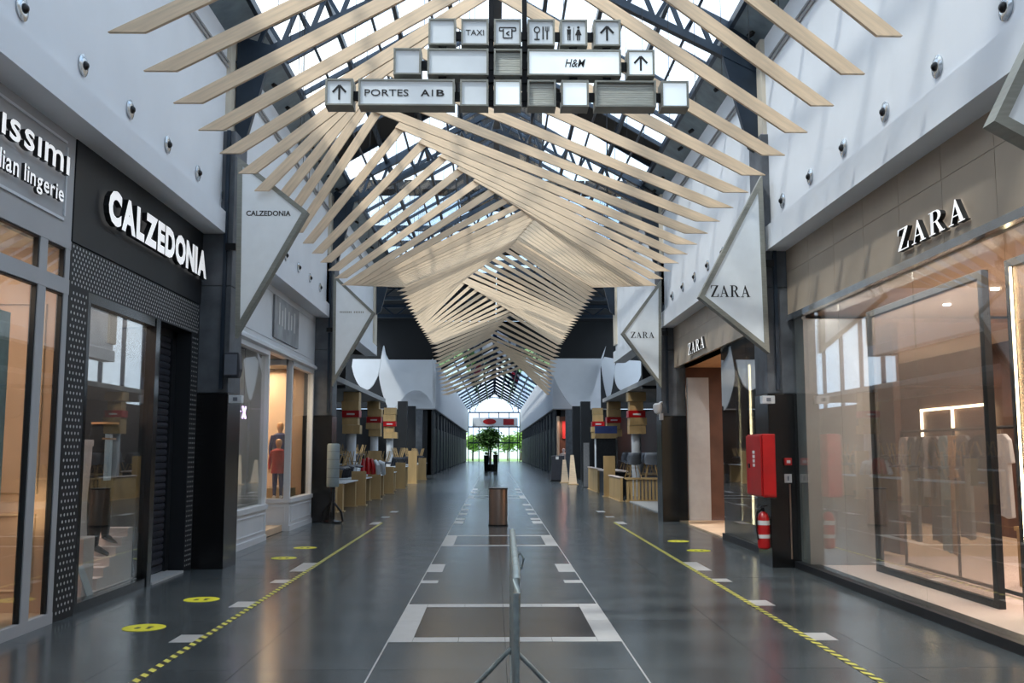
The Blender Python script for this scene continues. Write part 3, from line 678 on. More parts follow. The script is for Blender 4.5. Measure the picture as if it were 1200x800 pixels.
# its room
rm = group_struct('wall_lingerie_room')
box('back_wall', 'peach', -7.2, -7.0, 2.6, 9.46, 0, 3.6, rm); box('side_wall', 'peach', -7.2, XL-.2, 9.46, 9.56, 0, 4.65, rm); box('side_wall', 'peach', -7.2, XL-.2, 2.5, 2.6, 0, 4.6, rm)
box('side_lining', 'peach', -4.9, XL-.062, 9.44, 9.458, .1, 3.56, rm); box('room_floor', 'beige', -7.2, XL-.06, 2.6, 9.46, .0, .1, rm); box('room_ceiling', 'cream', -7.2, XL-.2, 2.6, 9.46, 3.56, 3.62, rm)
box('curtain_wall', 'peach', -5.6, -5.52, 7.2, 9.4, .1, 3.56, rm)
mo = MB()
for a in (7.5, 8.5):
    for z0, z1 in ((.25, 1.2), (1.4, 3.3)):
        mo.tube([(-5.5, a, z0), (-5.5, a+.8, z0), (-5.5, a+.8, z1), (-5.5, a, z1), (-5.5, a, z0)], .018, 5)
for z0, z1 in ((.3, 1.0), (1.2, 3.0)):
    mo.tube([(-4.95, 9.435, z0), (-4.32, 9.435, z0), (-4.32, 9.435, z1), (-4.95, 9.435, z1), (-4.95, 9.435, z0)], .02, 5)
    mo.tube([(-4.63+.2*math.cos(a), 9.45, (z0+z1)/2+.2*math.sin(a)) for a in [2*math.pi*i/16 for i in range(17)]], .012, 5)
mo.build('wall_moulding', 'beige', rm)
for i, z in enumerate((1.18, 1.08, .99, .90)):
    o = MB().lathe([(.015, 0), (.032, .025), (.015, .05)], (-4.30, 9.27+.02*(i % 2), z), 12).build('globe_lamp', 'lamp_warm', None, True, loc=(-4.30, 9.27+.02*(i % 2), z)); tag(o, 'small glowing bulb behind the lingerie window, %s from the top' % ORD[i], 'lamp', 'glowing bulbs')
box('lamp_post', 'chrome', -4.38, -4.365, 9.29, 9.305, .1, 1.35)
bpy.data.objects['lamp_post']['label'] = 'thin chrome stand carrying the glowing bulbs'; bpy.data.objects['lamp_post']['category'] = 'lamp stand'
t = thing('display_poster', 'pale green tall poster panel behind the lingerie glass', 'poster', (-4.41, 7.6, .1))
box('poster_panel', 'blue_cloth', -4.42, -4.40, 7.8, 8.93, .3, 2.85, t); box('poster_base', 'chrome', -4.48, -4.38, 8.0, 8.8, .1, .13, t); box('poster_post', 'chrome', -4.43, -4.41, 8.38, 8.42, .12, .32, t)
t = thing('display_plinth', 'low wooden display plinth on the lingerie shop floor', 'plinth', (-4.3, 8.35, .1))
box('plinth_top', 'cafe_wood', -4.36, -4.22, 8.1, 8.6, .26, .30, t); box('plinth_body', 'pink_white', -4.35, -4.23, 8.12, 8.58, .1, .26, t)
def area(name, loc, size, e, col, down=True, rot=None):
    l = bpy.data.lights.new(name, 'AREA'); l.energy = e; l.color = col; l.shape = 'RECTANGLE'; l.size = size[0]; l.size_y = size[1]
    o = bpy.data.objects.new(name, l); LINK(o); o.location = loc
    if rot: o.rotation_euler = rot
    return o
area('room_light', (-4.95, 6.5, 3.5), (1, 5), 60, (1, .78, .62)); area('room_light', (-6.3, 6, 3.5), (1, 4), 36, (1, .78, .62))

# ------------------------------------------------------------------ black shopfront
s2 = thing('black_shopfront', 'black shopfront with white dotted panels reading CALZEDONIA', 'shopfront', (XL, 11.8, 0))
box('sign_board', 'black_paint', XL-.2, XL+.01, 9.47, 13.68, 3.63, 4.65, s2)
box('dotted_lintel', 'black_paint', XL-.2, XL, 9.47, 13.68, 3.2, 3.62, s2)
box('dotted_post', 'black_paint', XL-.2, XL, 9.47, 9.93, 0, 3.2, s2); box('dotted_post', 'black_paint', XL-.2, XL, 13.35, 13.68, 0, 3.2, s2)
dm = MB()
def dot(y, z, r=.014): dm.add([(XL+.004, y+r*math.cos(a), z+r*1.15*math.sin(a)) for a in [2*math.pi*i/8 for i in range(8)]]+[(XL-.004, y, z)], [(0, 1, 2, 3, 4, 5, 6, 7)]+[(i, (i+1) % 8, 8) for i in range(8)])
for r in range(9):
    for c in range(56): 
        y = 9.52+c*.075+(.0375 if r % 2 else 0)
        if y < 13.64: dot(y, 3.23+r*.045)
for r in range(48):
    z = .08+r*.065
    for c in range(5): dot(9.53+c*.075+(.0375 if r % 2 else 0), z)
    for c in range(4): dot(13.40+c*.07, z, .012)
o = dm.build('white_dots', 'dot_white', s2); o['kind'] = 'stuff'
letters('CALZEDONIA', (XL+.035, 10.1, 3.97), (0, 1, 0), (1, 0, 0), 3.50, .38, 'letter_white', s2, .06, .055, .05)
wf = MB(); wf.box(XL-.15, XL, 9.93, 12.0, 0, .1).box(XL-.15, XL, 9.93, 12.0, 3.1, 3.2).box(XL-.15, XL, 9.93, 10.0, .1, 3.1).box(XL-.15, XL+.01, 11.93, 12.07, 0, 3.2).box(XL-.15, XL, 12.9, 13.35, 0, .02)
wf.build('window_frame', 'black_gloss', s2)
box('glass_pane', 'shop_glass', XL-.06, XL-.05, 10.0, 11.93, .1, 3.1, s2)
box('door_reveal', 'black_paint', XL-.45, XL-.2, 13.2, 13.68, 0, 3.2, s2); box('door_head', 'black_paint', XL-.45, XL-.2, 12, 13.68, 3.1, 3.6, s2)
sh = box('roller_shutter', 'black_gloss', XL-.27, XL-.25, 12.07, 13.2, .03, 3.12, s2)
sm = MB().prism([(0, -.56, 0), (.02, -.56, .012), (.026, -.56, .045), (.02, -.56, .078), (0, -.56, .086)], (0, 1.12, 0)).mesh('slat', 'dark_shell')
for i in range(35): piece(sm, 'shutter_slat', sh, Vector((XL-.25, 12.635, .04+.088*i))-Vector(s2.location))
box('threshold', 'inlay', XL-.24, XL+.02, 12.1, 13.3, .0, .03, s2)
# display inside
rb = group_struct('wall_display_room')
box('back_wall', 'display_grey', -6.3, -6.2, 9.56, 14.0, 0, 3.6, rb); box('side_wall', 'dark_wall', -6.3, XL-.16, 12.02, 12.06, 0, 3.6, rb); box('shutter_backing', 'dark_wall', -4.75, -4.7, 12.06, 14, 0, 3.6, rb); box('room_floor', 'dark_wall', -4.75, XL-.1, 12.06, 13.9, -.05, 0, rb)
box('room_ceiling', 'dark_wall', -6.3, XL-.2, 9.56, 13.9, 3.58, 3.62, rb); box('room_floor', 'pink_white', -6.2, XL-.1, 9.56, 12.02, .0, .1, rb)
box('mirror_panel', 'grey_shell', -6.19, -6.15, 10.6, 11.5, .1, 3.0, rb)
st = thing('display_steps', 'pinkish white stepped display stand behind the black shop window', 'display stand', (-4.5, 11.2, .1))
for i in range(6):
    box('step', 'pink_white', -4.75, -4.30, 11.95-(i+1)*.17, 11.95-i*.17+.005, .1, .70-.095*i, st, .004)
t = thing('display_column', 'tall wavy pink display column at the left edge of the black shop window', 'display column', (-4.45, 10.55, .1))
prof = [(.1, .02), (.14, .5), (.10, 1.0), (.13, 1.35), (.10, 1.6)]
w_ = MB(); pts = []
for i in range(17):
    z = i/16*1.55; hw = .15+.035*math.sin(z*5.2); pts.append((hw, z))
w_.prism([(-4.62, 10.71-h, .1+z) for h, z in pts]+[(-4.62, 10.71+h, .1+z) for h, z in pts[::-1]], (.22, 0, 0)).build('column_body', 'pink_white', t)
box('column_cap', 'pink_white', -4.64, -4.38, 10.54, 10.88, 1.65, 1.72, t)
t = thing('display_block', 'low white block and leaning board beside the pink column', 'display block', (-4.6, 10.3, .1))
box('block_body', 'pink_white', -4.37, -4.25, 10.42, 10.70, .1, .70, t, .005)
MB().prism([(-4.24, 10.5, .1), (-4.24, 10.67, .1), (-4.26, 10.42, .42), (-4.26, 10.28, .42)], (.015, 0, 0)).build('leaning_board', 'white_paint', t)
def leg_mannequin(x, y, z, label, k=1.22):
    t = thing('leg_mannequin', label, 'mannequin', (x, y, z))
    def q(*p): return [(x+a*k, y+b*k, z+c*k) for a, b, c in p]
    for s, dz in ((-1, 0), (1, .078)):
        MB().tube(q((0, s*.085, 1.05), (0, s*.10, .85), (.01, s*.10, .5), (0, s*.11, .42), (-.01, s*.115, .28+dz*.5), (0, s*.12, .07+dz)), [.09*k, .085*k, .05*k, .052*k, .058*k, .03*k], 12).build('leg', 'black_cloth', t, True)
        MB().tube(q((-.02, s*.12, .09+dz), (.04, s*.12, .06+dz), (.13, s*.125, .015+dz)), [.032*k, .03*k, .018*k], 8).build('shoe', 'black_gloss', t, True)
        MB().tube(q((-.03, s*.12, .07+dz), (-.035, s*.12, dz)), [.012, .006], 6).build('heel', 'black_gloss', t)
    MB().tube(q((0, 0, .95), (0, 0, 1.1), (0, 0, 1.22)), [.13*k, .14*k, .11*k], 14).build('hips', 'black_cloth', t, True)
    MB().tube(q((0, 0, 1.215), (0, 0, 1.235)), .125*k, 14).build('waist_cap', 'skin_tan', t)
leg_mannequin(-4.50, 11.48, .42, 'black stockinged leg mannequin standing on the display steps')
o = box('price_card', 'white_paint', XL-.09, XL-.085, 10.75, 10.95, 1.28, 1.78); tag(o, 'white paper notice taped inside the black shop window', 'notice')
tl = thing('notice_tape', 'small pink tape strip holding the paper notice', 'tape', (XL-.08, 10.85, 1.7)); box('tape_strip', 'skin_tan', XL-.084, XL-.08, 10.66, 11.04, 1.72, 1.74, tl)
area('room_light', (-4.9, 11.0, 3.5), (.3, 1.6), 60, (1, .85, .78))

# ------------------------------------------------------------------ white classic shopfront
s3 = thing('white_shopfront', 'white panelled shopfront with bay windows and a recessed door', 'shopfront', (XL, 18.6, 0))
box('sign_board', 'white_paint', XL-.2, XL, 14.36, 22.5, 3.45, 4.65, s3)
MB().prism([(XL, 14.4, 3.42), (XL+.07, 14.4, 3.45), (XL+.07, 14.4, 3.5), (XL, 14.4, 3.56)], (0, 8.05, 0)).build('cornice', 'white_paint', s3)
box('moulding', 'white_paint', XL, XL+.012, 14.5, 22.4, 4.52, 4.55, s3); box('moulding', 'white_paint', XL, XL+.012, 14.5, 22.4, 3.64, 3.67, s3)
pb = box('picture_board', 'screen_print', XL+.005, XL+.04, 18.15, 20.4, 3.70, 4.50, s3)
for i, (a, z, h) in enumerate(((.35, .28, .42), (.6, .28, .3), (.85, .25, .42), (1.2, .28, .36), (1.45, .3, .3), (1.75, .28, .4))): box('letter', 'dot_white', XL+.04, XL+.045, 18.15+a, 18.15+a+.09, 3.7+z, 3.7+z+h, pb)
def win_front(y0, y1, xl=XL):
    f = MB(); f.box(xl-.12, xl, y0, y0+.1, .6, 3.45).box(xl-.12, xl, y1-.1, y1, .6, 3.45).box(xl-.12, xl, y0, y1, 3.34, 3.45).box(xl-.12, xl+.03, y0, y1, .56, .64)
    f.build('window_frame', 'white_paint', s3); box('glass_pane', 'shop_glass', xl-.07, xl-.06, y0+.1, y1-.1, .64, 3.34, s3)
    box('stall_riser', 'white_paint', xl-.12, xl-.0, y0, y1, 0, .56, s3); box('plinth_skirting', 'white_paint', xl, xl+.02, y0, y1, 0, .1, s3)
    g = MB()
    for a, b, c, d in ((y0+.15, y1-.15, .17, .19), (y0+.15, y1-.15, .47, .49), (y0+.15, y0+.17, .17, .49), (y1-.17, y1-.15, .17, .49)): g.box(xl, xl+.012, a, b, c, d)
    g.build('moulding', 'white_paint', s3)
win_front(14.4, 18.05); win_front(20.05, 22.5)
# canted bay return facing the entrance
f = MB(); yb = 20.05
f.box(-4.9, -4.82, yb, yb+.1, .6, 3.45).box(XL-.08, XL, yb-.01, yb+.1, .6, 3.45).box(-4.9, XL, yb, yb+.1, 3.34, 3.45).box(-4.9, XL+.02, yb-.03, yb+.1, .56, .64); f.build('window_frame', 'white_paint', s3)
box('glass_pane', 'shop_glass', -4.82, XL-.08, yb+.04, yb+.05, .64, 3.34, s3); box('stall_riser', 'white_paint', -4.9, XL-.004, yb-.008, yb+.1, 0, .56, s3)
g = MB()
for a, b, c, d in ((-4.82, -4.2, .17, .19), (-4.82, -4.2, .47, .49), (-4.82, -4.8, .17, .49), (-4.22, -4.2, .17, .49)): g.box(a, b, yb-.022, yb-.005, c, d)
g.build('moulding', 'white_paint', s3)
box('door_jamb', 'white_paint', -5.2, XL-.12, 17.95, 18.05, 0, 3.45, s3)
dr = box('door_leaf', 'white_paint', -5.25, -5.2, 18.05, 20.05, 0, 3.0, s3); box('door_glass', 'shop_glass', -5.2, -5.19, 18.3, 19.8, .5, 2.8, dr)
rc = group_struct('wall_clothes_room')
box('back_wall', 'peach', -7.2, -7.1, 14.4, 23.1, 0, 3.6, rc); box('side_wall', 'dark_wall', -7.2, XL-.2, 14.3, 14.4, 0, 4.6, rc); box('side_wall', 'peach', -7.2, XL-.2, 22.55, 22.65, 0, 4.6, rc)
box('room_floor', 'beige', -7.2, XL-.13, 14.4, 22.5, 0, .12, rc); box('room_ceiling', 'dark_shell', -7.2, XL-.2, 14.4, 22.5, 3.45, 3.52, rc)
area('room_light', (-5.3, 21.4, 3.4), (1, 2), 70, (1, .74, .5)); area('room_light', (-5.3, 16.4, 3.4), (1, 2.4), 14, (1, .85, .7))
o = MB().lathe([(.05, 0), (.05, .06), (.03, .1)], (-4.5, 16.6, 3.33), 12).build('ceiling_spotlight', 'lamp_white', None, loc=(-4.5, 16.6, 3.33)); tag(o, 'bright ceiling spotlight in the nearer white shop window', 'spotlight')
# mannequins in the bay window
def mannequin(x, y, z, h, label, coat, legs, head='skin_tan', rz=0):
    t = thing('mannequin', label, 'mannequin', (x, y, z)); k = h
    MB().lathe([(.16*k, 0), (.16*k, .012)], (x, y, z), 16).build('stand_base', 'chrome', t)
    for s in (-1, 1):
        MB().tube([(x+s*.05*k, y, z+.5*k), (x+s*.055*k, y-.01, z+.27*k), (x+s*.055*k, y, z+.04*k)], [.055*k, .04*k, .026*k], 10).build('leg', legs, t, True)
        MB().tube([(x+s*.055*k, y+.02*k, z+.03*k), (x+s*.06*k, y-.08*k, z+.022*k)], [.026*k, .02*k], 8).build('shoe', 'dot_white', t, True)
        MB().tube([(x+s*.10*k, y, z+.80*k), (x+s*.145*k, y+.01, z+.64*k), (x+s*.14*k, y-.05*k, z+.49*k)], [.042*k, .034*k, .022*k], 10).build('sleeve', coat, t, True)
        MB().tube([(x+s*.14*k, y-.05*k, z+.49*k), (x+s*.14*k, y-.06*k, z+.43*k)], [.018*k, .012*k], 8).build('hand', head, t, True)
    MB().tube([(x, y, z+.42*k), (x, y, z+.55*k), (x, y, z+.70*k), (x, y, z+.81*k), (x, y, z+.84*k)], [.125*k, .11*k, .115*k, .11*k, .05*k], 16).build('coat', coat, t, True)
    MB().tube([(x, y, z+.83*k), (x, y, z+.87*k)], .032*k, 10).build('neck', head, t)
    MB().lathe([(.01, -.075*k), (.035*k, -.065*k), (.052*k, -.02*k), (.058*k, .02*k), (.045*k, .06*k), (.01, .078*k)], (x, y, z+.93*k), 16).build('head', head, t, True)
    return t
mannequin(-4.60, 21.3, .82, 1.38, 'tall mannequin in a navy coat behind the bay window', 'navy', 'navy')
mannequin(-4.50, 20.72, .62, 1.22, 'child mannequin in a red top and dark skirt behind the bay window', 'red_cloth', 'navy')
t = thing('window_plinth', 'orange wooden platform under the mannequins', 'platform', (-4.55, 21, .12)); box('platform_body', 'cafe_wood', -4.8, -4.3, 20.3, 20.98, .12, .62, t); box('platform_body', 'cafe_wood', -4.8, -4.3, 20.98, 21.6, .12, .82, t)
t = thing('display_chair', 'small pale chair in the white shop window', 'chair', (-4.7, 22.0, .12))
box('seat', 'pink_white', -4.9, -4.55, 21.85, 22.2, .55, .6, t)
for a in (-4.88, -4.57):
    for b in (21.87, 22.18): box('leg', 'pink_white', a-.015, a+.015, b-.015, b+.015, .12, .55, t)
    box('back_post', 'pink_white', a-.015, a+.015, 22.165, 22.195, .6, 1.1, t)
for z in (.8, .95, 1.08): box('back_rail', 'pink_white', -4.88, -4.57, 22.17, 22.19, z, z+.03, t)
# neon cross and clothes stand in the nearer window
t = thing('neon_sign', 'small lilac neon cross glowing in the white shop window', 'sign', (-4.4, 17.2, 2.1))
nx = MB(); nx.bar((-4.40, 17.28, 2.17), (-4.4, 17.5, 2.37), .02, .03).bar((-4.4, 17.28, 2.37), (-4.4, 17.5, 2.17), .02, .03); nx.build('neon_tube', 'lamp_neon', t)
MB().bar((-4.4, 16.85, 2.28), (-4.4, 17.15, 2.28), .015, .02).build('neon_bar', 'lamp_neon', t); MB().tube([(-4.41, 17.39, 2.37), (-4.41, 17.39, 3.44)], .003, 4).build('wire', 'dark_metal', t)
def garment(x, y, zt, zb, w, m, t, d=.05, tor=True):
    mb = MB(); N = 8
    pts = [(-.08, 0), (-w*.5, -.06), (-w*.5-.05, -.35*(zt-zb)), (-w*.42, -.36*(zt-zb)), (-w*.5, -(zt-zb)), (-w*.2, -(zt-zb)-.015), (w*.1, -(zt-zb)+.01), (w*.5, -(zt-zb)), (w*.42, -.36*(zt-zb)), (w*.5+.05, -.35*(zt-zb)), (w*.5, -.06), (.08, 0)]
    mb.prism([(x-d/2, y+a, zt+b) for a, b in pts], (d, 0, 0)); o = mb.build('garment', m, t, bevel=.012)
    return o
rk = thing('clothes_stand', 'clothes stand with dull coloured outfits behind the nearer white shop window', 'clothes rack', (-4.9, 16.6, .12))
MB().tube([(-4.9, 15.7, .12), (-4.9, 15.7, 1.9), (-4.9, 17.5, 1.9), (-4.9, 17.5, .12)], .018, 6).build('rail', 'chrome', rk)
for i, m_ in enumerate(('grey_cloth', 'blue_cloth', 'black_cloth', 'tan_cloth', 'grey_cloth', 'pale_cloth')): garment(-4.9+.02*(i % 2), 15.85+.3*i, 1.85, .75+.12*(i % 3), .26, m_, rk)

# ------------------------------------------------------------------ tan stone shopfronts with ZARA
def stone_front(name, label, y0, y1, letters_at, lab2):
    t = thing(name, label, 'shopfront', (XR, (y0+y1)/2, 0))
    box('backing', 'seam', XR+.02, XR+.3, y0, y1, 3.5, 4.5, t)
    n = max(1, round((y1-y0)/.95)); w = (y1-y0)/n
    me = MB().box(-.02, .03, -w/2+.004, w/2-.004, 0, .60).mesh('panel', 'tan_stone'); m2 = MB().box(-.02, .03, -w/2+.004, w/2-.004, 0, .392).mesh('panel', 'tan_stone')
    for i in range(n):
        c = y0+w*(i+.5); piece(me, 'stone_panel', t, Vector((XR, c, 3.5))-Vector(t.location)); piece(m2, 'stone_panel', t, Vector((XR, c, 4.105))-Vector(t.location))
    serif_word('ZARA', letters_at[0], (0, -1, 0), (-1, 0, 0), letters_at[1], letters_at[2], 'letter_white', t, .05)
    return t
z1 = stone_front('stone_shopfront', 'tan stone and full height glass shopfront with large white ZARA letters', 3.0, 13.68, ((XR-.03, 9.72, 3.60), 1.44, .22), '')
box('glass_rail', 'chrome', XR-.04, XR+.04, 3.0, 13.68, 3.42, 3.5, z1); box('base_kerb', 'black_paint', XR-.03, XR+.2, 3.0, 13.68, 0, .09, z1)
for a, b in ((11.79, 13.64), (9.65, 11.78), (7.87, 9.64), (5.9, 7.86), (3.05, 5.89)): box('glass_pane', 'shop_glass', XR+.02, XR+.032, a, b, .09, 3.42, z1)
z2 = stone_front('stone_shopfront', 'second tan stone shopfront with smaller ZARA letters over a recessed glass entrance', 14.36, 22.5, ((XR-.03, 20.55, 3.60), 1.6, .24), '')
box('base_kerb', 'black_paint', XR-.02, 5.3, 14.36, 18.03, 0, .12, z2)
box('glass_pane', 'dark_glass', XR+.02, XR+.032, 14.4, 16.2, .12, 3.5, z2); box('glass_pane', 'dark_glass', XR+.02, XR+.032, 16.21, 18.0, .12, 3.5, z2); box('glass_pane', 'shop_glass', XR+.03, 5.2, 18.0, 18.012, .12, 3.5, z2)
box('entrance_soffit', 'tan_cloth', XR+.05, 8, 14.4, 22.4, 3.5, 3.56, z2)
box('white_screen', 'pale_ceiling', 4.25, 4.72, 21.5, 21.6, .1, 3.2, z2); box('glass_pane', 'shop_glass', XR+.02, XR+.03, 21.4, 22.48, .0, 3.5, z2)
box('led_strip', 'lamp_warm', 4.60, 4.63, 17.6, 17.63, .3, 3.15, z2); box('led_channel', 'dark_metal', 4.63, 4.66, 17.58, 17.65, .12, 3.3, z2)
# interior shared by both
rz_ = group_struct('wall_zara_room')
rz_.name = 'wall_clothes_store'
box('back_wall', 'brown', 9.4, 9.6, 2.6, 23.1, 0, 3.6, rz_); box('side_wall', 'beige', XR+.1, 9.5, 2.5, 2.6, 0, 4.5, rz_); box('side_wall', 'brown', XR+.1, 9.5, 22.56, 22.66, 0, 4.5, rz_)
box('room_floor', 'pink_white', XR+.2, 9.4, 2.6, 14.36, .0, .08, rz_); box('room_floor', 'beige', XR+.04, 9.4, 14.36, 22.5, .0, .03, rz_)
box('room_ceiling', 'beige', XR+.12, 9.4, 2.6, 22.56, 3.6, 3.66, rz_)
box('screen_wall', 'pale_ceiling', 4.24, 5.15, 13.3, 13.36, .08, 3.4, rz_); box('screen_wall', 'pale_ceiling', 4.24, 4.3, 13.36, 13.68, .08, 3.5, rz_)
box('display_wall', 'brown', 5.9, 6.0, 14.4, 17.9, .1, 3.5, rz_); box('display_wall', 'black_paint', 4.9, 5.9, 18.4, 18.5, .1, 2.9, rz_)
# gauze screens in dark frames
def gauze(y0, y1, label, led=False):
    t = thing('gauze_screen', label, 'display screen', (4.9, y1, .08))
    f = MB(); f.box(4.87, 4.94, y0, y0+.09, .08, 3.4).box(4.87, 4.94, y1-.09, y1, .08, 3.4).box(4.87, 4.94, y0, y1, .08, .15).box(4.87, 4.94, y0, y1, 3.33, 3.4); f.build('frame', 'black_paint', t)
    box('fabric', 'scrim', 4.90, 4.906, y0+.09, y1-.09, .15, 3.33, t)
    if led: box('led_strip', 'lamp_warm', 4.86, 4.87, y1-.125, y1-.095, .16, 3.32, t)
gauze(9.6, 12.65, 'large dark framed gauze screen behind the ZARA glass'); gauze(5.6, 9.15, 'dark framed gauze screen with a vertical light strip at the right edge', True)
rk = thing('clothes_rack', 'black clothes rack with pale garments behind the large gauze screen', 'clothes rack', (5.45, 11.8, .08))
rr_ = MB()
for y in (10.15, 11.6, 13.1): rr_.tube([(5.45, y, .1), (5.45, y, 1.85)], .018, 6)
rr_.tube([(5.45, 10.15, 1.85), (5.45, 13.1, 1.85)], .022, 6); rr_.tube([(5.45, 10.15, .12), (5.45, 13.1, .12)], .022, 6); rr_.build('rack_frame', 'black_paint', rk)
for y, zb, w, m_ in ((13.0, .75, .3, 'pink_white'), (12.75, .45, .25, 'grey_cloth'), (12.5, .9, .22, 'dark_shell'), (12.25, 1.02, .4, 'pale_cloth'), (12.1, .5, .3, 'grey_cloth'), (11.85, .40, .25, 'blue_cloth'), (11.65, .38, .12, 'tan_cloth'), (11.35, .6, .3, 'grey_cloth'), (10.95, 1.2, .5, 'black_cloth'), (10.5, .9, .35, 'pale_cloth')):
    garment(5.45, y, 1.78, zb, w, m_, rk); MB().tube([(5.45, y, 1.78), (5.45, y, 1.85)], .005, 4).build('hanger_hook', 'chrome', rk)
t = thing('light_frame', 'glowing rectangular light frame on the back wall of the clothes store', 'light', (9.36, 19.8, 2.5))
lf = MB(); lf.box(9.34, 9.38, 18.4, 21.4, 2.45, 2.5)
for y in (18.4, 19.9, 21.35): lf.box(9.34, 9.38, y, y+.05, 1.9, 2.5)
lf.build('light_strip', 'lamp_warm', t)
sp = MB().lathe([(.05, 0), (.05, .02)], n=14); sme = sp.mesh('ceiling_downlight', 'lamp_white')
n_ = 0
for x in (4.6, 6.2, 7.6):
    for y in (6.5, 8.5, 10.3, 11.9, 13.2, 16.5):
        o = bpy.data.objects.new('ceiling_downlight', sme); LINK(o); o.location = (x, y, 3.578); n_ += 1
        tag(o, 'clothes store downlight, %s counting inwards from the viewer, %s row from the glass' % (ORD[(6.5, 8.5, 10.3, 11.9, 13.2, 16.5).index(y)], ORD[(4.6, 6.2, 7.6).index(x)]), 'downlight', 'store ceiling downlights')
area('room_light', (6.6, 10, 3.5), (3, 6), 260, (1, .74, .6)); area('room_light', (7, 18.5, 3.4), (3, 4), 150, (1, .78, .66)); area('room_light', (4.55, 10.5, 3.5), (.3, 5.5), 45, (1, .88, .8))  # narrow strip by the glass is added fill for the pale screen wall
t = thing('display_table', 'low orange wood display table under the garments', 'table', (6.3, 10.4, .08)); box('table_top', 'cafe_wood', 5.9, 6.8, 9.6, 11.2, .7, .75, t)
for a in (5.95, 6.75):
    for b in (9.65, 11.15): box('leg', 'cafe_wood', a-.03, a+.03, b-.03, b+.03, .08, .7, t)

# ------------------------------------------------------------------ things on the pillars
t = thing('fire_cabinet', 'red metal fire hose cabinet on the nearest right pillar', 'cabinet', (3.75, 13.8, .97))
box('cabinet_body', 'red_paint', 3.66, 3.838, 13.4, 14.2, .97, 1.83, t, .01)
dr = box('door', 'red_paint', 3.635, 3.659, 13.42, 14.18, .99, 1.81, t, .006); 
lk = box('lock', 'dark_metal', 3.62, 3.635, 13.98, 14.05, 1.36, 1.42, dr)
lb = MB()
for i in range(4): lb.box(3.632, 3.635, 13.72, 13.82, 1.38+.06*i, 1.42+.06*i)
lb.build('white_lettering', 'dot_white', dr); box('side_panel_edge', 'red_paint', 3.66, 3.83, 13.392, 13.4, 1.0, 1.8, t)
t = thing('fire_extinguisher', 'red fire extinguisher with white labels hanging below the red cabinet', 'extinguisher', (3.74, 13.75, .25))
MB().lathe([(.06, .25), (.082, .27), (.085, .3), (.085, .66), (.06, .73), (.03, .76)], (3.74, 13.75, 0), 20).build('cylinder_body', 'red_paint', t, True)
MB().lathe([(.088, .0), (.088, .06)], (3.74, 13.75, .58), 20).build('label_band', 'dot_white', t); MB().lathe([(.088, .0), (.088, .05)], (3.74, 13.75, .40), 20).build('label_band', 'dot_white', t)
MB().tube([(3.74, 13.75, .75), (3.74, 13.75, .82)], .02, 8).build('valve', 'dark_metal', t); MB().bar((3.70, 13.75, .83), (3.80, 13.75, .85), .03, .015).build('lever_handle', 'dark_metal', t)
MB().tube([(3.72, 13.72, .8), (3.64, 13.70, .75), (3.63, 13.7, .5), (3.65, 13.7, .38)], .012, 6).build('hose', 'black_gloss', t, True); box('bracket', 'dark_metal', 3.8, 3.84, 13.7, 13.8, .6, .66, t)
t = thing('fire_alarm_button', 'small red call point on the black pillar base', 'alarm button', (4.0, 13.68, 1.46)); box('red_housing', 'red_paint', 4.03, 4.13, 13.63, 13.68, 1.40, 1.50, t, .006); box('white_button', 'dot_white', 4.055, 4.105, 13.622, 13.63, 1.43, 1.47, t)
t = thing('wall_switch_plate', 'small white square notice below the red call point', 'notice', (4.08, 13.68, 1.2)); box('plate', 'dot_white', 4.03, 4.13, 13.665, 13.68, 1.16, 1.28, t); box('arrow_print', 'grey_shell', 4.07, 4.09, 13.66, 13.665, 1.19, 1.25, t)
t = thing('conduit_pipe', 'thin copper coloured pipe down the black pillar base', 'pipe', (4.12, 13.67, .1)); MB().tube([(4.10, 13.665, .12), (4.10, 13.665, 1.14)], .012, 6).build('pipe_run', 'bronze', t)
for x, lab in ((-3.56, 'small white box on top of the black base of the left pillar'), (3.81, 'small white box on top of the black base of the right pillar')):
    t = thing('sensor_box', lab, 'sensor', (x, 13.6, 2.3)); box('housing', 'white_paint', x-.09, x+.09, 13.56, 13.68, 2.25, 2.36, t, .008); box('sensor_lens', 'grey_shell', x-.03, x+.03, 13.555, 13.56, 2.28, 2.33, t)
t = thing('wall_speaker', 'dark grey loudspeaker on the nearest left pillar', 'loudspeaker', (-3.62, 13.62, 2.6)); 
MB().prism([(-3.73, 13.52, 2.60), (-3.52, 13.52, 2.60), (-3.50, 13.52, 2.72), (-3.52, 13.52, 2.95), (-3.73, 13.52, 2.95)], (0, .17, 0)).build('speaker_body', 'dark_shell', t, bevel=.02); box('speaker_grille', 'grey_shell', -3.71, -3.54, 13.512, 13.52, 2.64, 2.92, t)
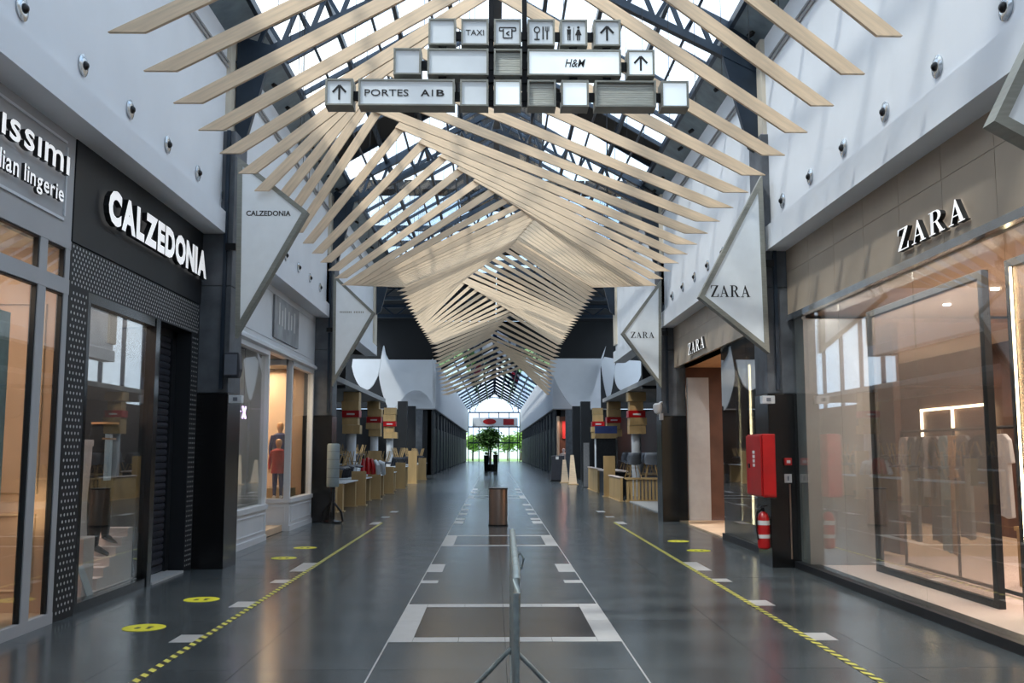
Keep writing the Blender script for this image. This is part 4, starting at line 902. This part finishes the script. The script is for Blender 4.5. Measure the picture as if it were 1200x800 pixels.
# canister on the second left pillar
t = thing('banded_cylinder', 'pale grey banded cylinder on a dark stand by the second left pillar', 'bin', (-3.6, 22.2, 0))
MB().lathe([(.13, .8), (.14, .82), (.14, 1.72), (.12, 1.76)], (-3.60, 22.2, 0), 20).build('cylinder_body', 'blue_grey', t, True)
for z in (1.0, 1.2, 1.4, 1.58): MB().lathe([(.144, 0), (.144, .012)], (-3.6, 22.2, z), 20).build('band', 'grey_shell', t)
MB().lathe([(.22, 0), (.22, .04), (.05, .08), (.04, .8)], (-3.6, 22.2, 0), 16).build('stand', 'black_gloss', t)
for a in (0, 1.57, 3.14, 4.71): MB().tube([(-3.6, 22.2, .5), (-3.6+.2*math.cos(a), 22.2+.2*math.sin(a), .25), (-3.6+.24*math.cos(a), 22.2+.24*math.sin(a), .03)], .025, 6).build('leg', 'dark_metal', t)
t = thing('dome_camera', 'white dome camera on the second right pillar', 'camera', (3.72, 22.3, 2.5)); MB().lathe([(.01, -.13), (.07, -.1), (.1, -.02), (.1, .08), (.06, .12)], (3.70, 22.2, 2.55), 16).build('dome', 'white_paint', t, True); MB().bar((3.70, 22.2, 2.62), (3.84, 22.45, 2.7), .05, .05).build('arm', 'white_paint', t); box('small_box', 'white_paint', 3.78, 3.86, 22.38, 22.48, 2.3, 2.45, t)

# ------------------------------------------------------------------ litter bin and crowd barrier
t = thing('litter_bin', 'brushed bronze cylindrical litter bin in the middle of the floor', 'bin', (.09, 21.4, 0))
MB().lathe([(.195, .02), (.2, .04), (.2, .78), (.21, .785), (.21, .80), (.17, .805), (.165, .76), (.01, .755)], (.09, 21.4, 0), 40).build('bin_body', 'bronze', t, True)
MB().lathe([(.215, 0), (.215, .03)], (.09, 21.4, 0), 40).build('base_ring', 'dark_metal', t); MB().lathe([(.214, 0), (.214, .025)], (.09, 21.4, .778), 40).build('top_rim', 'dark_metal', t)
t = thing('crowd_barrier', 'galvanised crowd barrier seen end on in the middle of the floor', 'barrier', (.12, 6.2, 0))
bx0, bx1 = .125, .10; yA, yB = 6.84, 4.4
def bxx(y): return bx1+(bx0-bx1)*(y-yB)/(yA-yB)
fr_ = [(bxx(yA), yA, .22), (bxx(yA), yA, .98), (bxx(yA-.03), yA-.03, 1.03), (bxx(yA-.1), yA-.1, 1.06), (bxx(yB+.1), yB+.1, 1.06), (bxx(yB+.03), yB+.03, 1.03), (bxx(yB), yB, .98), (bxx(yB), yB, .22), (bxx(yA), yA, .22)]
MB().tube(fr_, .018, 12).build('tube_frame', 'galv', t, True)
for i in range(16):
    y = yB+.14+i*.139; MB().tube([(bxx(y), y, .22), (bxx(y), y, 1.06)], .009, 6).build('infill_bar', 'galv', t)
for y in (yA-.02, yB+.25):
    for s in (-1, 1):
        MB().tube([(bxx(y)+s*.01, y, .27), (bxx(y)+s*.12, y, .16), (bxx(y)+s*.26, y, .018)], .016, 8).build('foot', 'galv', t, True)
MB().tube([(bxx(5.6)+.0, 5.6, .93), (bxx(5.6)+.045, 5.6, .95), (bxx(5.6)+.055, 5.6, 1.0), (bxx(5.6)+.035, 5.6, 1.03), (bxx(5.6)+.01, 5.6, 1.0)], .008, 6).build('coupling_hook', 'galv', t, True)

# ------------------------------------------------------------------ café terraces either side of the hall
for s, nm in ((-1, 'ceiling_terrace_left'), (1, 'ceiling_terrace_right')):
    g = group_struct(nm); a, b = sorted((s*4.75, s*12)); box('slab', 'pale_ceiling', a, b, 23.4, 43, 3.7, 3.86, g)
g = group_struct('wall_terrace')
for s in (-1, 1):
    a, b = sorted((s*8.2, s*8.4)); box('back_wall', 'dark_wall', a, b, 23.4, 66, 0, 3.7, g)
    for y in (52, 57.5, 63): 
        a, b = sorted((s*4.6, s*5.1)); box('column', 'concrete' if y > 60 else 'dark_wall', a, b, y, y+.5, 0, 4.2, g)
def box_column(x, y, label, bands=True, seed=0):
    t = thing('box_clad_column', label, 'column', (x, y, 0)); r = random.Random(seed)
    MB().lathe([(.17, 0), (.17, 3.7)], (x, y, 0), 18).build('shaft', 'white_paint', t, True)
    z = 2.2
    for i, h in enumerate((.31, .27, .25, .33, .33)):
        w = .27+r.uniform(-.03, .05); dx = r.uniform(-.05, .05)
        if i == 2: MB().box(x-.30, x+.30, y-.30, y+.30, z, z+h-.01).build('red_band', 'red_paint', t); MB().box(x-.14, x+.14, y-.304, y-.30, z+.08, z+.14).build('white_print', 'dot_white', t)
        else: MB().box(x-w+dx, x+w+dx, y-w, y+w, z, z+h-.01).build('wooden_crate', 'cafe_wood', t)
        z += h
for i, y in enumerate((35.2, 41.9, 48.2)):
    box_column(-5.08, y, 'white column clad with stacked wooden boxes and a red band, %s along the left terrace' % ORD[i], seed=i)
    box_column(5.08, y, 'white column clad with stacked wooden boxes and a red band, %s along the right terrace' % ORD[i], seed=i+5)
# chair: moulded shell on splayed wooden legs
def make_chair(name, label, shell):
    t = thing(name, label, 'chair', (0, 0, 0)); V = []; F = []; nu, nv = 10, 8
    for j in range(nv+1):
        v = j/nv
        for i in range(nu+1):
            u = -1+2*i/nu
            if v < .5: y = .20-.38*v/.5; z = .44-.03*math.sin(v*2*math.pi*.5)+.05*u*u
            else: q = (v-.5)/.5; y = -.18-.09*q; z = .41+.40*q+.05*u*u*(1-q)
            x = u*(.22+.02*math.sin(v*3.14)-.05*max(0, v-.8)*3); y += .10*abs(u)**2.2*(1 if v > .5 else .3)
            V.append((x, y, z))
    for j in range(nv):
        for i in range(nu): a = j*(nu+1)+i; F.append((a, a+1, a+nu+2, a+nu+1))
    mb = MB().add(V, F); o = mb.build('seat_shell', shell, t, True); sd = o.modifiers.new('thick', 'SOLIDIFY'); sd.thickness = .018
    for a in (-1, 1):
        for b in (-1, 1): MB().tube([(a*.11, b*.10-.0, .41), (a*.21, b*.21, 0)], [.016, .011], 7).build('leg', 'cafe_wood', t)
    MB().bar((-.14, -.12, .32), (.14, .12, .32), .008, .008).bar((-.14, .12, .32), (.14, -.12, .32), .008, .008).build('cross_brace', 'dark_metal', t)
    return t
cg = make_chair('shell_chair', 'x', 'grey_shell'); cd = make_chair('upturned_chair', 'x', 'dark_shell')
def table(x, y, w, l, h, label, slab=True):
    t = thing('cafe_table', label, 'table', (x, y, 0)); box('table_top', 'white_paint', x-w/2, x+w/2, y-l/2, y+l/2, h-.03, h, t)
    for b in (-1, 1): box('panel_leg', 'cafe_wood', x-w/2+.05, x+w/2-.05, y+b*(l/2-.12)-.12, y+b*(l/2-.12)+.12, .02, h-.03, t); box('floor_plate', 'cafe_wood', x-w/2, x+w/2, y+b*(l/2-.12)-.15, y+b*(l/2-.12)+.15, 0, .02, t)
first = True
for i, y in enumerate((27.6, 30.9, 34.8, 39.0)):
    table(-4.35, y, .8, 2.6, .76, 'cafe table with panel legs, %s in the near left row' % ORD[i])
    for j in range(2 if i == 1 else 3):
        rot = (math.pi, 0, math.pi/2+.3*(j-1)); loc = (-4.35+.05*(j % 2), y-.85+.8*j, .76+.83)
        lab = 'upturned dark chair, %s on the %s table of the near left row' % (ORD[j], ORD[i])
        if first: cd.location = loc; cd.rotation_euler = rot; cd['label'] = lab; cd['group'] = 'upturned cafe chairs'; first = False
        else: dup(cd, loc, lab, rot=rot, group='upturned cafe chairs')
for i, y in enumerate((28.6, 32.6-1.2, 36, 41.5, 46)):
    table(-6.3, y, .9, 2.4, 1.05, 'high cafe table, %s in the back left row' % ORD[i])
    for j in range(3):
        dup(cd, (-6.3, y-.8+.75*j, 1.05+.83), 'upturned chair, %s on the %s high table of the back row' % (ORD[j], ORD[i]), rot=(math.pi, 0, math.pi/2+.4*(j-1)), group='upturned cafe chairs')
for i, y in enumerate((44.5, 50.5, 57)):
    table(-4.3, y, .7, 2.6, .9, 'far cafe table, %s beyond the box clad columns' % ORD[i])
    for j in range(3):
        dup(cd, (-4.3, y-.85+.8*j, .9+.83), 'upturned dark chair, %s on the %s far left table' % (ORD[j], ORD[i]), rot=(math.pi, 0, math.pi/2), group='upturned cafe chairs')
def post(x, y, w, h, label, d=.12):
    t = thing('wooden_screen_post', label, 'screen post', (x, y, 0)); box('post_panel', 'cafe_wood', x-w/2, x+w/2, y-d/2, y+d/2, .03, h, t); box('foot_plate', 'cafe_wood', x-w/2-.04, x+w/2+.04, y-d/2-.12, y+d/2+.12, 0, .03, t)
post(-4.25, 26.0, .3, 1.4, 'tall wooden terrace screen post nearest the second left pillar')
post(-3.98, 29.25, .42, 1.0, 'short wooden screen post, second along the left terrace')
post(-3.98, 33.0, .42, 1.6, 'tall wooden screen post beside the first box clad column on the left')
post(-3.98, 37.3, .42, 1.0, 'wooden screen post, third along the left terrace')
post(-3.98, 42.2, .42, 1.1, 'wooden screen post, fourth along the left terrace')
post(-3.98, 48.4, .42, 1.6, 'wooden screen post, fifth along the left terrace')
post(-3.98, 54.9, .42, 1.2, 'wooden screen post, far end of the left terrace')
# red and white folded parasol bundle on a left table
t = thing('folded_parasol', 'red and white cloth bundle on a table of the left terrace', 'cloth bundle', (-4.15, 31.9, .775))
for i in range(6):
    a = i/5; MB().tube([(-4.35+.16*i, 31.55+.08*i, .86), (-4.33+.15*i, 31.75, 1.1+.05*(i % 3)), (-4.3+.12*i, 31.78, 1.38-.04*abs(i-2))], [.07, .09, .05], 8).build('red_fold' if i in (1, 2, 3) else 'white_fold', 'red_paint' if i in (1, 2, 3) else 'white_paint', t, True)
# right terrace: slatted fence, panels, chalkboard
fe = thing('slatted_fence', 'pale wooden slatted fence at the front of the right terrace', 'fence', (4.7, 31.2, 0))
sm = MB().box(-.035, .035, -.03, .03, .06, .70).mesh('fence_slat', 'cafe_wood')
for i in range(13): piece(sm, 'fence_slat', fe, Vector((4.22+.115*i, 31.2, 0))-Vector(fe.location))
box('top_rail', 'cafe_wood', 4.14, 5.7, 31.13, 31.27, .70, .75, fe); box('bottom_rail', 'cafe_wood', 4.14, 5.7, 31.15, 31.25, .0, .06, fe)
rt = thing('terrace_deck', 'low pale platform under the right terrace', 'platform', (5, 27, 0)); box('deck_board', 'pale_ceiling', 4.25, 8, 23.5, 31.1, 0, .03, rt)
for i, (y0, y1, z0, z1) in enumerate(((31.35, 34.4, 0, .74), (38.2, 42, 0, .9))):
    t = thing('terrace_partition', '%s solid wooden side panel of the right terrace' % ('near' if i == 0 else 'far'), 'panel', (4.05, y0, 0)); box('panel_board', 'cafe_wood', 4.0, 4.08, y0, y1, z0+.02, z1, t); box('foot_plate', 'cafe_wood', 3.95, 4.13, y0, y1, 0, .02, t); box('cap_rail', 'pink_white', 3.97, 4.11, y0, y1, z1, z1+.03, t)
post(4.05, 34.7, .4, 1.42, 'tall wooden screen post between the dark counter and the solid panel on the right')
t = thing('dark_counter', 'black counter with a pale top between the wooden panels on the right', 'counter', (4.3, 36.4, 0)); box('counter_body', 'black_paint', 4.06, 4.7, 35.0, 38.1, .0, .85, t); box('counter_top', 'pink_white', 4.0, 4.75, 34.95, 38.15, .85, .9, t)
t = thing('menu_board', 'dark menu board with a blue header on the right terrace', 'menu board', (4.55, 40, 0)); box('board', 'chalkboard', 4.15, 4.95, 40.0, 40.06, .9, 2.1, t); box('header', 'blue_sign', 4.1, 5.0, 39.98, 40.07, 2.3, 2.6, t); box('shelf', 'cafe_wood', 4.1, 5.0, 39.95, 40.1, 2.1, 2.3, t)
for a in (4.18, 4.9): box('leg', 'dark_metal', a-.03, a+.03, 40.0, 40.06, 0, .9, t)
t = thing('grey_screen', 'grey upright screen panel beside the menu board', 'screen', (3.95, 43.5, 0)); box('screen_board', 'grey_cloth', 3.95, 4.2, 43.5, 43.6, .03, 1.95, t); box('foot_plate', 'dark_metal', 3.9, 4.25, 43.35, 43.75, 0, .03, t)
for i, (x, y, h) in enumerate(((3.75, 47, 1.4), (3.55, 49.5, 1.15))):
    t = thing('wooden_easel_panel', '%s pale wooden leaning panel past the grey screen' % ('nearer' if i == 0 else 'farther'), 'panel', (x, y, 0)); MB().prism([(x-.2, y, 0), (x+.2, y, 0), (x+.05, y+.1, h), (x-.1, y+.1, h)], (0, .06, 0)).build('board', 'wood', t); box('foot_bar', 'cafe_wood', x-.25, x+.25, y-.1, y+.25, 0, .04, t)
t = thing('advertising_stand', 'dark free standing display with a white spot on the right side', 'display stand', (3.2, 52, 0)); MB().prism([(3.0, 52, .05), (3.75, 52, .05), (3.7, 52, 1.35), (3.05, 52, 1.35)], (0, .3, 0)).build('stand_body', 'dark_shell', t, bevel=.03); box('white_spot', 'dot_white', 3.25, 3.4, 51.98, 52.0, 1.15, 1.3, t); box('base', 'dark_metal', 2.95, 3.8, 51.9, 52.4, 0, .05, t)
# warm lit shop and pale dressed mannequins at the far right
sr = thing('red_lit_shop', 'reddish lit shop recess at the far right of the hall', 'shop recess', (5.2, 66, 0)); box('recess_wall', 'brown', 4.25, 6.4, 66.4, 66.55, 0, 3.9, sr); box('side_post', 'beige', 4.2, 4.35, 65.6, 66.4, 0, 3.9, sr); box('red_panel', 'red_cloth', 4.6, 6, 66.3, 66.4, 2.4, 3.6, sr)
area('shop_lamp', (5, 65.6, 3.6), (1, .5), 40, (1, .6, .45))
mannequin(4.55, 64.5, 0, 1.75, 'pale dressed mannequin before the reddish lit shop, left one', 'pink_white', 'beige', 'pink_white'); mannequin(5.15, 64.8, 0, 1.75, 'pale dressed mannequin before the reddish lit shop, right one', 'tan_cloth', 'pink_white', 'pink_white')
# upright shell chairs on tables behind the fence
tb = 0; first = True
for i, (y, x0) in enumerate(((32.3, 4.3), (37.3, 4.95), (39.3, 5.0))):
    t = thing('cafe_table', 'long low table behind the slatted fence, %s from the front' % ORD[i], 'table', (5.3, y, 0)); box('table_top', 'cafe_wood', x0, x0+2.65, y-.4, y+.4, .68, .72, t)
    for a in (x0+.1, x0+2.5):
        for b in (-.35, .35): box('leg', 'cafe_wood', a-.03, a+.03, y+b-.03, y+b+.03, 0, .68, t)
    for j in range(4):
        loc = (x0+.25+.62*j, y, .724); lab = 'grey shell chair standing on the %s table behind the slatted fence, %s from the corridor' % (ORD[i], ORD[j])
        if first: cg.location = loc; cg['label'] = lab; cg['group'] = 'grey shell chairs on tables'; cg.rotation_euler = (0, 0, .25); first = False
        else: dup(cg, loc, lab, rz=.25*(-1)**j, group='grey shell chairs on tables')
